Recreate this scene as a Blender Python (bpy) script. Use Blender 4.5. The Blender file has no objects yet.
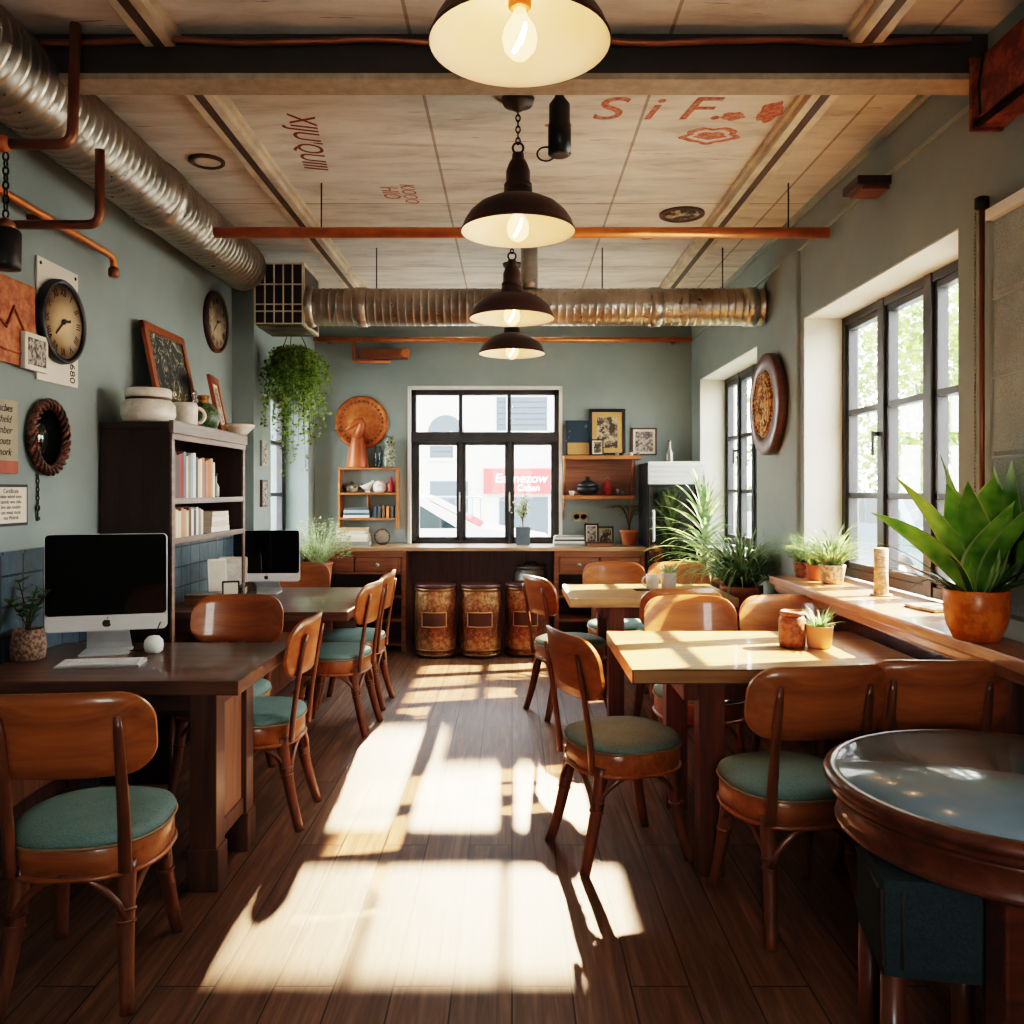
import bpy, bmesh, math, random
from mathutils import Vector, Matrix, Euler
random.seed(7)
S = bpy.context.scene
C = S.collection
PI = math.pi
CAMZ = 1.42

# ------------------------------------------------------------------ materials
def _lin(c):
    return tuple(((v/12.92) if v <= .04045 else ((v+.055)/1.055)**2.4) for v in c)
def rgb(r, g, b):
    return _lin((r/255., g/255., b/255.))
class NT:
    def __init__(s, name):
        s.m = bpy.data.materials.new(name); s.m.use_nodes = True
        s.t = s.m.node_tree; s.t.nodes.clear()
        s.out = s.t.nodes.new('ShaderNodeOutputMaterial')
    def n(s, typ, **kw):
        nd = s.t.nodes.new('ShaderNode'+typ)
        for k, v in kw.items():
            if k in nd.inputs.keys(): nd.inputs[k].default_value = v
            else: setattr(nd, k, v)
        return nd
    def l(s, a, b): s.t.links.new(a, b)
def col4(c): return (c[0], c[1], c[2], 1)
def ramp(nt, fac, stops):
    r = nt.n('ValToRGB'); e = r.color_ramp.elements
    while len(e) < len(stops): e.new(.5)
    for el, (p, c) in zip(e, stops): el.position = p; el.color = col4(c)
    nt.l(fac, r.inputs[0]); return r.outputs[0]
def coords(nt, scale=(1, 1, 1), rot=(0, 0, 0), kind='Object'):
    tc = nt.n('TexCoord'); mp = nt.n('Mapping')
    mp.inputs['Scale'].default_value = scale; mp.inputs['Rotation'].default_value = rot
    nt.l(tc.outputs[kind], mp.inputs[0]); return mp.outputs[0]
def noise(nt, vec, scale, detail=4, rough=.55, dist=0):
    n = nt.n('TexNoise'); n.inputs['Scale'].default_value = scale; n.inputs['Detail'].default_value = detail
    n.inputs['Roughness'].default_value = rough; n.inputs['Distortion'].default_value = dist
    nt.l(vec, n.inputs['Vector']); return n.outputs['Fac']
def bsdf(nt, rough=.5, metal=0, coat=0, spec=.5):
    b = nt.n('BsdfPrincipled'); b.inputs['Roughness'].default_value = rough
    b.inputs['Metallic'].default_value = metal; b.inputs['Coat Weight'].default_value = coat
    b.inputs['Specular IOR Level'].default_value = spec
    nt.l(b.outputs[0], nt.out.inputs[0]); return b
def bump(nt, h, b, strength=.2, dist=.01):
    bp = nt.n('Bump'); bp.inputs['Strength'].default_value = strength; bp.inputs['Distance'].default_value = dist
    nt.l(h, bp.inputs['Height']); nt.l(bp.outputs[0], b.inputs['Normal'])

def plain(name, c, rough=.5, metal=0, var=.18, scale=9, coat=0, bmp=0, bscale=60):
    nt = NT(name); b = bsdf(nt, rough, metal, coat); v = coords(nt)
    f = noise(nt, v, scale)
    lo = tuple(x*(1-var) for x in c); hi = tuple(min(1, x*(1+var)) for x in c)
    nt.l(ramp(nt, f, [(.3, lo), (.7, hi)]), b.inputs['Base Color'])
    if bmp: bump(nt, noise(nt, v, bscale, 3), b, bmp, .004)
    return nt.m
def wood(name, dark, light, axis=0, rough=.4, coat=.15, g=1.0, bmp=.08, planks=None):
    nt = NT(name); b = bsdf(nt, rough, 0, coat)
    sc = [16*g, 16*g, 16*g]; sc[axis] = 1.1*g
    v = coords(nt, tuple(sc))
    f = noise(nt, v, 1.6, 7, .6, 1.1)
    f2 = noise(nt, coords(nt, (1.5, 1.5, 1.5)), 2.0, 2)
    mid = tuple((a+c)/2 for a, c in zip(dark, light))
    cr = ramp(nt, f, [(.28, dark), (.5, mid), (.72, light)])
    mx = nt.n('MixRGB', blend_type='MULTIPLY'); mx.inputs[0].default_value = .6
    nt.l(cr, mx.inputs[1]); nt.l(ramp(nt, f2, [(.3, (.62,)*3), (.7, (1, 1, 1))]), mx.inputs[2])
    outc = mx.outputs[0]
    if planks:   # board joints across one axis, every `planks` metres
        pa, step = planks
        tc = nt.n('TexCoord'); sp = nt.n('SeparateXYZ'); nt.l(tc.outputs['Object'], sp.inputs[0])
        dv = nt.n('Math', operation='DIVIDE'); dv.inputs[1].default_value = step; nt.l(sp.outputs[pa], dv.inputs[0])
        fr = nt.n('Math', operation='FRACT'); nt.l(dv.outputs[0], fr.inputs[0])
        fl = nt.n('Math', operation='FLOOR'); nt.l(dv.outputs[0], fl.inputs[0])
        wn = nt.n('TexWhiteNoise', noise_dimensions='1D'); nt.l(fl.outputs[0], wn.inputs['W'])
        m2 = nt.n('MixRGB', blend_type='MULTIPLY'); m2.inputs[0].default_value = 1
        nt.l(outc, m2.inputs[1]); nt.l(ramp(nt, wn.outputs['Value'], [(0, (.72,)*3), (1, (1.1,)*3)]), m2.inputs[2])
        m3 = nt.n('MixRGB', blend_type='MULTIPLY'); m3.inputs[0].default_value = 1
        nt.l(m2.outputs[0], m3.inputs[1]); nt.l(ramp(nt, fr.outputs[0], [(.0, (.25,)*3), (.035, (1, 1, 1))]), m3.inputs[2])
        outc = m3.outputs[0]
    nt.l(outc, b.inputs['Base Color'])
    bump(nt, f, b, bmp, .004)
    return nt.m
def emit(name, c, s):
    nt = NT(name); e = nt.n('Emission'); e.inputs[0].default_value = col4(c); e.inputs[1].default_value = s
    nt.l(e.outputs[0], nt.out.inputs[0]); return nt.m
def glassy(name, tint=(1, 1, 1), gloss=.10):
    nt = NT(name); t = nt.n('BsdfTransparent'); t.inputs[0].default_value = col4(tint)
    g = nt.n('BsdfGlossy'); g.inputs['Roughness'].default_value = .02
    fr = nt.n('LayerWeight'); fr.inputs[0].default_value = .25
    mu = nt.n('Math', operation='MULTIPLY'); mu.inputs[1].default_value = gloss*4; nt.l(fr.outputs['Fresnel'], mu.inputs[0])
    mx = nt.n('MixShader'); nt.l(mu.outputs[0], mx.inputs[0]); nt.l(t.outputs[0], mx.inputs[1]); nt.l(g.outputs[0], mx.inputs[2])
    nt.l(mx.outputs[0], nt.out.inputs[0]); return nt.m
def leafmat(name, dark, light, trans=.35, scale=14):
    nt = NT(name); b = bsdf(nt, .38); v = coords(nt)
    cr = ramp(nt, noise(nt, v, scale, 2), [(.32, dark), (.68, light)]); nt.l(cr, b.inputs['Base Color'])
    tr = nt.n('BsdfTranslucent'); nt.l(cr, tr.inputs[0])
    mx = nt.n('MixShader'); mx.inputs[0].default_value = trans
    nt.l(b.outputs[0], mx.inputs[1]); nt.l(tr.outputs[0], mx.inputs[2]); nt.l(mx.outputs[0], nt.out.inputs[0])
    return nt.m
def fabric(name, c, rough=.85):
    nt = NT(name); b = bsdf(nt, rough, spec=.2); v = coords(nt)
    f = noise(nt, v, 230, 2, .7); f2 = noise(nt, v, 7, 3)
    mx = nt.n('MixRGB', blend_type='MULTIPLY'); mx.inputs[0].default_value = 1
    nt.l(ramp(nt, f, [(.3, tuple(x*.72 for x in c)), (.7, tuple(min(1, x*1.2) for x in c))]), mx.inputs[1])
    nt.l(ramp(nt, f2, [(.3, (.8,)*3), (.7, (1, 1, 1))]), mx.inputs[2])
    nt.l(mx.outputs[0], b.inputs['Base Color']); bump(nt, f, b, .25, .002)
    return nt.m
def speckle(name, base, spot, scale=40, thr=.5, rough=.5, metal=0, bmp=.3, soft=.06):
    nt = NT(name); b = bsdf(nt, rough, metal); v = coords(nt)
    f = noise(nt, v, scale, 4, .65)
    nt.l(ramp(nt, f, [(thr-soft, base), (thr+soft, spot)]), b.inputs['Base Color'])
    if bmp: bump(nt, f, b, bmp, .006)
    return nt.m

M = {}
M['wall'] = None
def wallmat():
    nt = NT('wall_paint'); b = bsdf(nt, .75, spec=.25); v = coords(nt)
    f = noise(nt, v, 1.3, 5, .6); f3 = noise(nt, v, 90, 3)
    nt.l(ramp(nt, f, [(.25, rgb(128, 141, 139)), (.75, rgb(148, 160, 157))]), b.inputs['Base Color'])
    bump(nt, f3, b, .12, .003); return nt.m
M['wall'] = wallmat()
def ceilmat():
    nt = NT('ceiling_concrete'); b = bsdf(nt, .8, spec=.2)
    v = coords(nt)
    f = noise(nt, coords(nt, (1.2, 5, 1)), 1.6, 8, .68, .4)
    base = ramp(nt, f, [(.22, rgb(156, 147, 136)), (.48, rgb(206, 200, 190)), (.75, rgb(228, 224, 216))])
    # streaky gouges running across the slab
    g = noise(nt, coords(nt, (3, 34, 1)), 1.5, 3, .5)
    gs = ramp(nt, g, [(.265, (.35, .29, .24)), (.30, (1, 1, 1))])
    m1 = nt.n('MixRGB', blend_type='MULTIPLY'); m1.inputs[0].default_value = .75
    nt.l(base, m1.inputs[1]); nt.l(gs, m1.inputs[2])
    # panel joints
    br = nt.n('TexBrick'); br.offset = 0; br.inputs['Scale'].default_value = 1
    br.inputs['Mortar Size'].default_value = .007; br.inputs['Brick Width'].default_value = .92; br.inputs['Row Height'].default_value = 1.35
    br.inputs['Color1'].default_value = (1, 1, 1, 1); br.inputs['Color2'].default_value = (.9, .9, .9, 1); br.inputs['Mortar'].default_value = (.42, .36, .3, 1)
    mp = nt.n('Mapping'); mp.inputs['Location'].default_value = (.36, .62, 0); tc = nt.n('TexCoord')
    nt.l(tc.outputs['Object'], mp.inputs[0]); nt.l(mp.outputs[0], br.inputs['Vector'])
    m2 = nt.n('MixRGB', blend_type='MULTIPLY'); m2.inputs[0].default_value = .8
    nt.l(m1.outputs[0], m2.inputs[1]); nt.l(br.outputs['Color'], m2.inputs[2])
    nt.l(m2.outputs[0], b.inputs['Base Color'])
    bump(nt, f, b, .3, .02); return nt.m
M['ceiling'] = ceilmat()
def floormat():
    nt = NT('floor_planks'); b = bsdf(nt, .55, spec=.35)
    br = nt.n('TexBrick'); br.offset = .43; br.inputs['Scale'].default_value = 1
    br.inputs['Mortar Size'].default_value = .0035; br.inputs['Mortar Smooth'].default_value = .3
    br.inputs['Brick Width'].default_value = 1.7; br.inputs['Row Height'].default_value = .17
    br.inputs['Color1'].default_value = (.25, .25, .25, 1); br.inputs['Color2'].default_value = (1, 1, 1, 1); br.inputs['Mortar'].default_value = (0, 0, 0, 1)
    v = coords(nt, (1, 1, 1), (0, 0, PI/2)); nt.l(v, br.inputs['Vector'])
    sh = nt.n('MixRGB', blend_type='ADD'); sh.inputs[0].default_value = .9
    tc = nt.n('TexCoord'); mp = nt.n('Mapping'); mp.inputs['Scale'].default_value = (17, 1.0, 1)
    nt.l(tc.outputs['Object'], sh.inputs[1]); nt.l(br.outputs['Color'], sh.inputs[2]); nt.l(sh.outputs[0], mp.inputs[0])
    f = noise(nt, mp.outputs[0], 1.8, 8, .62, 1.0)
    grain = ramp(nt, f, [(.25, rgb(78, 54, 40)), (.5, rgb(116, 84, 62)), (.78, rgb(156, 118, 90))])
    tone = ramp(nt, br.outputs['Color'], [(0, (.15, .12, .1)), (.12, (.72, .72, .72)), (1, (1.05, 1.0, .96))])
    m1 = nt.n('MixRGB', blend_type='MULTIPLY'); m1.inputs[0].default_value = 1
    nt.l(grain, m1.inputs[1]); nt.l(tone, m1.inputs[2])
    wv = noise(nt, coords(nt, (1, .5, 1)), 2.2, 3)
    m2 = nt.n('MixRGB', blend_type='MULTIPLY'); m2.inputs[0].default_value = .7
    nt.l(m1.outputs[0], m2.inputs[1]); nt.l(ramp(nt, wv, [(.3, (.72,)*3), (.7, (1, 1, 1))]), m2.inputs[2])
    nt.l(m2.outputs[0], b.inputs['Base Color'])
    mb_ = nt.n('Math', operation='MULTIPLY'); nt.l(f, mb_.inputs[0]); nt.l(br.outputs['Fac'], mb_.inputs[1])
    inv = nt.n('Math', operation='SUBTRACT'); nt.l(f, inv.inputs[0]); nt.l(br.outputs['Fac'], inv.inputs[1])
    bump(nt, inv.outputs[0], b, .22, .006)
    return nt.m
M['floor'] = floormat()
def tilemat():
    nt = NT('dark_tiles'); b = bsdf(nt, .42)
    br = nt.n('TexBrick'); br.offset = .0; br.inputs['Scale'].default_value = 1
    br.inputs['Mortar Size'].default_value = .006; br.inputs['Mortar Smooth'].default_value = .4
    br.inputs['Brick Width'].default_value = .15; br.inputs['Row Height'].default_value = .12
    br.inputs['Color1'].default_value = col4(rgb(58, 78, 88)); br.inputs['Color2'].default_value = col4(rgb(76, 96, 106)); br.inputs['Mortar'].default_value = col4(rgb(26, 33, 38))
    tc = nt.n('TexCoord'); sp = nt.n('SeparateXYZ'); cb = nt.n('CombineXYZ')
    nt.l(tc.outputs['Object'], sp.inputs[0]); nt.l(sp.outputs[1], cb.inputs[0]); nt.l(sp.outputs[2], cb.inputs[1])
    nt.l(cb.outputs[0], br.inputs['Vector'])
    f = noise(nt, tc.outputs['Object'], 16, 4)
    mx = nt.n('MixRGB', blend_type='MULTIPLY'); mx.inputs[0].default_value = .8
    nt.l(br.outputs['Color'], mx.inputs[1]); nt.l(ramp(nt, f, [(.3, (.6,)*3), (.7, (1.1,)*3)]), mx.inputs[2])
    nt.l(mx.outputs[0], b.inputs['Base Color'])
    inv = nt.n('Math', operation='SUBTRACT'); nt.l(f, inv.inputs[0]); nt.l(br.outputs['Fac'], inv.inputs[1])
    bump(nt, inv.outputs[0], b, .5, .008); return nt.m
M['tile'] = tilemat()
def ductmat():
    nt = NT('galvanized_duct'); b = bsdf(nt, .34, 1)
    f = noise(nt, coords(nt, (1, 1, 1)), 26, 5, .7); f2 = noise(nt, coords(nt), 4, 3)
    nt.l(ramp(nt, f2, [(.3, rgb(140, 132, 122)), (.7, rgb(196, 188, 176))]), b.inputs['Base Color'])
    r = ramp(nt, f, [(.3, (.24,)*3), (.7, (.48,)*3)]); nt.l(r, b.inputs['Roughness'])
    bump(nt, f, b, .25, .006); return nt.m
M['duct'] = ductmat()
def barrelmat():
    nt = NT('embossed_copper'); b = bsdf(nt, .42, .5)
    v = coords(nt); vo = nt.n('TexVoronoi'); vo.inputs['Scale'].default_value = 46; nt.l(v, vo.inputs['Vector'])
    f = noise(nt, v, 30, 4, .7)
    z = nt.n('SeparateXYZ'); tc = nt.n('TexCoord'); nt.l(tc.outputs['Object'], z.inputs[0])
    zn = nt.n('Math', operation='SINE'); zm = nt.n('Math', operation='MULTIPLY'); zm.inputs[1].default_value = 16; nt.l(z.outputs[2], zm.inputs[0]); nt.l(zm.outputs[0], zn.inputs[0])
    ad = nt.n('Math', operation='MULTIPLY_ADD'); ad.inputs[1].default_value = .12; nt.l(zn.outputs[0], ad.inputs[0]); nt.l(f, ad.inputs[2])
    nt.l(ramp(nt, ad.outputs[0], [(.34, rgb(98, 62, 42)), (.52, rgb(132, 86, 56)), (.68, rgb(176, 136, 92))]), b.inputs['Base Color'])
    bump(nt, vo.outputs['Distance'], b, .45, .008); return nt.m
M['barrel'] = barrelmat()

M['chair_wood'] = wood('chair_wood', rgb(134, 74, 36), rgb(190, 114, 58), 0, .34, .3, .8)
M['chair_leg'] = wood('chair_leg_wood', rgb(86, 46, 28), rgb(142, 84, 50), 2, .36, .3)
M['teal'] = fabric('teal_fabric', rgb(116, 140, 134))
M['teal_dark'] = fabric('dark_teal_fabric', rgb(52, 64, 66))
M['piping'] = plain('piping', rgb(150, 120, 84), .6)
M['table_wood'] = wood('table_top_wood', rgb(180, 130, 84), rgb(226, 180, 126), 0, .3, .3, .8, planks=(1, .21))
M['table_leg'] = wood('table_leg_wood', rgb(74, 36, 22), rgb(124, 68, 42), 2, .4, .2)
M['desk_wood'] = wood('desk_wood', rgb(72, 46, 35), rgb(122, 84, 62), 0, .36, .3)
M['desk_leg'] = wood('desk_leg_wood', rgb(58, 36, 26), rgb(104, 68, 48), 2, .42, .15)
M['desk_panel'] = wood('desk_panel_wood', rgb(112, 72, 48), rgb(168, 116, 82), 2, .45, .1)
M['dark_wood'] = wood('dark_wood', rgb(38, 22, 17), rgb(64, 40, 30), 2, .45, .15)
M['shelf_edge'] = wood('shelf_edge_wood', rgb(96, 74, 62), rgb(140, 114, 98), 1, .45, .1)
M['counter_wood'] = wood('counter_wood', rgb(92, 54, 36), rgb(146, 94, 62), 0, .42, .2)
M['counter_top'] = wood('counter_top_wood', rgb(140, 104, 74), rgb(196, 160, 122), 0, .35, .25)
M['shelf_wood'] = wood('shelf_wood', rgb(130, 74, 38), rgb(190, 122, 70), 0, .42, .2)
M['sill_wood'] = wood('sill_wood', rgb(150, 92, 60), rgb(206, 150, 108), 1, .35, .3)
M['wainscot'] = wood('wainscot_wood', rgb(66, 34, 24), rgb(108, 60, 42), 2, .42, .2, planks=(1, .16))
M['round_top'] = plain('black_top_sheen_tint', rgb(124, 146, 158), .2, 0, .2, 3, .5)  # black top; pale blue-grey base colour stands in for window reflections
M['round_wood'] = wood('round_table_wood', rgb(64, 32, 20), rgb(116, 62, 36), 0, .34, .35)
M['black_metal'] = plain('black_metal', rgb(30, 30, 31), .45, .3)
M['frame_black'] = plain('window_frame_black', rgb(42, 44, 46), .45)
M['beam'] = plain('beam_paint', rgb(50, 45, 41), .6, 0, .2, 5, 0, .2, 40)
M['beam_low'] = speckle('beam_underside', rgb(150, 134, 114), rgb(172, 156, 134), 24, .5, .8, 0, .4, .2)
M['rail'] = plain('rail_paint', rgb(204, 190, 168), .5, .2, .25, 6)
M['rail_dark'] = plain('rail_groove', rgb(78, 64, 54), .6)
M['copper'] = plain('copper_pipe', rgb(206, 124, 72), .36, .6, .22, 8)
M['copper_dark'] = plain('brown_pipe', rgb(142, 94, 68), .4, .7, .2, 8)
M['rust'] = speckle('rusty_steel', rgb(112, 52, 28), rgb(156, 84, 48), 14, .5, .6, .2, .2)
M['white_trim'] = plain('white_trim', rgb(226, 224, 216), .6, 0, .05)
M['trim'] = plain('grey_trim', rgb(150, 160, 154), .6, 0, .06)
M['glass'] = glassy('window_glass')
M['shade'] = plain('lamp_shade_brown', rgb(70, 50, 42), .42, .35, .15)
M['shade_in'] = plain('lamp_shade_enamel', rgb(230, 214, 194), .5, 0, .03)
M['bulb'] = emit('bulb_glow', (1, .60, .24), 40)
M['bulb_glass'] = glassy('clear_jar_glass', (1, .96, .9), .12)
def bulbglow():
    nt = NT('glowing_bulb_glass'); t = nt.n('BsdfTransparent'); t.inputs[0].default_value = (1, .9, .75, 1)
    e = nt.n('Emission'); e.inputs[0].default_value = (1, .60, .28, 1); e.inputs[1].default_value = .8
    a = nt.n('AddShader'); nt.l(t.outputs[0], a.inputs[0]); nt.l(e.outputs[0], a.inputs[1]); nt.l(a.outputs[0], nt.out.inputs[0]); return nt.m
M['bulb_lit'] = bulbglow()
M['chain'] = plain('dark_chain', rgb(38, 34, 31), .4, .6)
M['black'] = plain('black_plastic', rgb(22, 22, 24), .4)
M['screen'] = plain('black_screen', rgb(6, 7, 9), .08, 0, .05, 2, .5)
M['silver'] = plain('brushed_aluminium', rgb(206, 208, 208), .32, .55, .04, 20)
M['white_plastic'] = plain('white_plastic', rgb(236, 236, 232), .4, 0, .04)
M['ceramic'] = speckle('cream_ceramic', rgb(214, 204, 188), rgb(236, 229, 216), 12, .5, .4, 0, .1)
M['ceramic_dark'] = plain('brown_glaze_band', rgb(92, 66, 50), .4)
M['green_glaze'] = speckle('green_glaze', rgb(40, 66, 38), rgb(110, 132, 92), 34, .55, .35, 0, .4)
M['orange_wood'] = wood('orange_frame_wood', rgb(128, 62, 30), rgb(180, 100, 56), 2, .4, .2)
M['chalk'] = None
def chalkmat():
    nt = NT('chalk_drawing'); b = bsdf(nt, .7); v = coords(nt, (1, 1, .6))
    f = noise(nt, v, 7.5, 2, .5, 3.2)
    band = ramp(nt, f, [(.47, rgb(38, 44, 46)), (.492, rgb(190, 182, 150)), (.512, rgb(38, 44, 46))])
    nt.l(band, b.inputs['Base Color']); return nt.m
M['chalk'] = chalkmat()
M['paper'] = plain('paper', rgb(222, 214, 196), .8, 0, .08)
M['ink'] = plain('ink', rgb(52, 46, 42), .8)
M['clock_face'] = plain('clock_face', rgb(204, 172, 130), .6, 0, .14, 6)
M['clock_face2'] = speckle('mottled_clock_face', rgb(178, 158, 128), rgb(206, 190, 160), 20, .5, .6, 0, .05)
M['brown_rim'] = plain('brown_rim', rgb(70, 40, 30), .45)
M['panel_white'] = plain('white_metal_panel', rgb(222, 214, 200), .55, 0, .06, 3)
M['relief'] = speckle('copper_relief', rgb(148, 76, 44), rgb(196, 120, 76), 26, .5, .5, .35, .8, .12)
M['grey_art'] = speckle('grey_etching', rgb(76, 70, 68), rgb(186, 174, 160), 44, .5, .7, 0, .4)
M['wicker'] = speckle('twisted_wicker', rgb(52, 28, 20), rgb(118, 72, 50), 60, .52, .6, 0, .8)
M['mirror'] = plain('smoky_mirror', rgb(84, 92, 92), .08, .9, .08, 2)
M['tan_sign'] = plain('tan_board', rgb(160, 148, 126), .7, 0, .15)
M['red_sign'] = plain('faded_red', rgb(166, 88, 70), .7, 0, .2)
M['gold_weave'] = speckle('gold_weave', rgb(112, 66, 24), rgb(208, 150, 70), 48, .5, .55, .2, .9)
M['plaque_wood'] = wood('plaque_wood', rgb(72, 42, 32), rgb(108, 66, 50), 1, .45, .15)
M['blind'] = fabric('grey_blind', rgb(164, 174, 172))
M['leaf'] = leafmat('leaf_green', rgb(34, 66, 28), rgb(96, 140, 62))
M['leaf_big'] = leafmat('big_leaf_green', rgb(78, 142, 48), rgb(176, 222, 92), .5, 9)
M['leaf_edge'] = leafmat('pale_leaf_edge', rgb(170, 184, 120), rgb(206, 212, 150), .3)
M['leaf_grey'] = leafmat('grey_green_leaf', rgb(74, 106, 68), rgb(166, 188, 136), .5)
M['leaf_hang'] = leafmat('trailing_leaf', rgb(64, 92, 32), rgb(158, 186, 78), .45, 30)
M['leaf_light'] = leafmat('pale_grass', rgb(120, 136, 92), rgb(196, 206, 160), .4, 30)
M['leaf_tree'] = leafmat('tree_leaf', rgb(62, 88, 38), rgb(134, 160, 88), .5, 1.2)
M['bark'] = wood('bark', rgb(70, 54, 44), rgb(112, 90, 72), 2, .8, 0)
M['soil'] = plain('soil', rgb(44, 32, 26), .95, 0, .3, 60, 0, .5)
M['pot_orange'] = speckle('orange_glaze', rgb(198, 100, 22), rgb(222, 128, 36), 18, .5, .35, 0, .12)
M['terracotta'] = plain('terracotta', rgb(176, 108, 74), .7, 0, .15)
M['terra_pink'] = plain('pink_clay', rgb(206, 152, 118), .65, 0, .1)
M['pot_brown'] = speckle('brown_clay', rgb(104, 60, 40), rgb(142, 90, 62), 40, .5, .5, 0, .3)
M['pot_weave'] = speckle('pebbled_stoneware', rgb(98, 74, 60), rgb(158, 128, 106), 70, .5, .7, 0, .9)
M['pot_speckle'] = speckle('speckled_stone', rgb(150, 124, 100), rgb(208, 188, 164), 50, .5, .7, 0, .3)
M['pot_grey'] = plain('grey_planter', rgb(84, 98, 106), .6)
M['candle'] = speckle('birch_stick', rgb(156, 124, 92), rgb(206, 178, 144), 30, .5, .6, 0, .2)
M['fridge'] = plain('fridge_black', rgb(20, 24, 30), .22, .1, .1, 3, .4)
M['fridge_side'] = plain('fridge_side', rgb(32, 36, 42), .4, .1)
M['vent_white'] = plain('vent_white', rgb(206, 212, 210), .45, .1, .04)
M['gong'] = speckle('copper_gong', rgb(160, 84, 42), rgb(202, 122, 66), 22, .5, .4, .5, .4, .14)
M['statue'] = plain('rust_ceramic', rgb(166, 84, 46), .4, .1, .2, 5)
M['statue_grey'] = speckle('mossy_stone', rgb(76, 84, 72), rgb(152, 156, 134), 40, .52, .8, 0, .5)
M['vase_glass'] = glassy('grey_vase_glass', (.86, .91, .92), .16)
M['blue_canvas'] = speckle('blue_flower_canvas', rgb(30, 52, 64), rgb(170, 180, 176), 9, .66, .7, 0, 0, .04)
M['art_sepia'] = speckle('sepia_print', rgb(58, 48, 42), rgb(196, 176, 144), 16, .54, .7, 0, 0, .06)
M['gold_mat'] = plain('gold_mat', rgb(196, 152, 96), .5, .2, .12)
M['red_glaze'] = plain('red_glaze', rgb(150, 44, 36), .35)
M['tin'] = plain('old_tin', rgb(146, 146, 138), .4, .6)
M['brand_white'] = plain('letter_white', rgb(250, 246, 240), .6, 0, .02)
M['stain'] = speckle('red_stain', rgb(168, 84, 66), rgb(190, 140, 116), 40, .52, .85, 0, 0, .1)
M['stain_dark'] = plain('red_brown_ink', rgb(118, 58, 42), .85)
M['facade'] = plain('cream_facade', rgb(158, 156, 148), .85, 0, .05, 1.2)
M['facade2'] = plain('pale_facade', rgb(146, 152, 150), .85, 0, .06, 1.2)
M['shutter'] = plain('slate_shutter', rgb(34, 46, 54), .6, 0, .08)
M['sign_red'] = plain('red_sign_board', rgb(176, 30, 30), .6, 0, .05)
M['road'] = speckle('asphalt', rgb(128, 132, 134), rgb(156, 158, 158), 60, .5, .9, 0, .2)
M['pavement'] = plain('pavement', rgb(190, 188, 180), .9, 0, .1)
M['car_white'] = plain('white_car_paint', rgb(196, 200, 202), .2, .1, .02, 2, .6)
M['car_blue'] = plain('blue_grey_car_paint', rgb(70, 98, 116), .22, .3, .05, 2, .6)
M['car_glass'] = plain('dark_car_glass', rgb(30, 40, 46), .06, .3, .05, 2, .5)
M['tyre'] = plain('tyre', rgb(28, 28, 28), .8)
M['key_grey'] = plain('key_white', rgb(246, 246, 244), .5, 0, .02)

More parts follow.
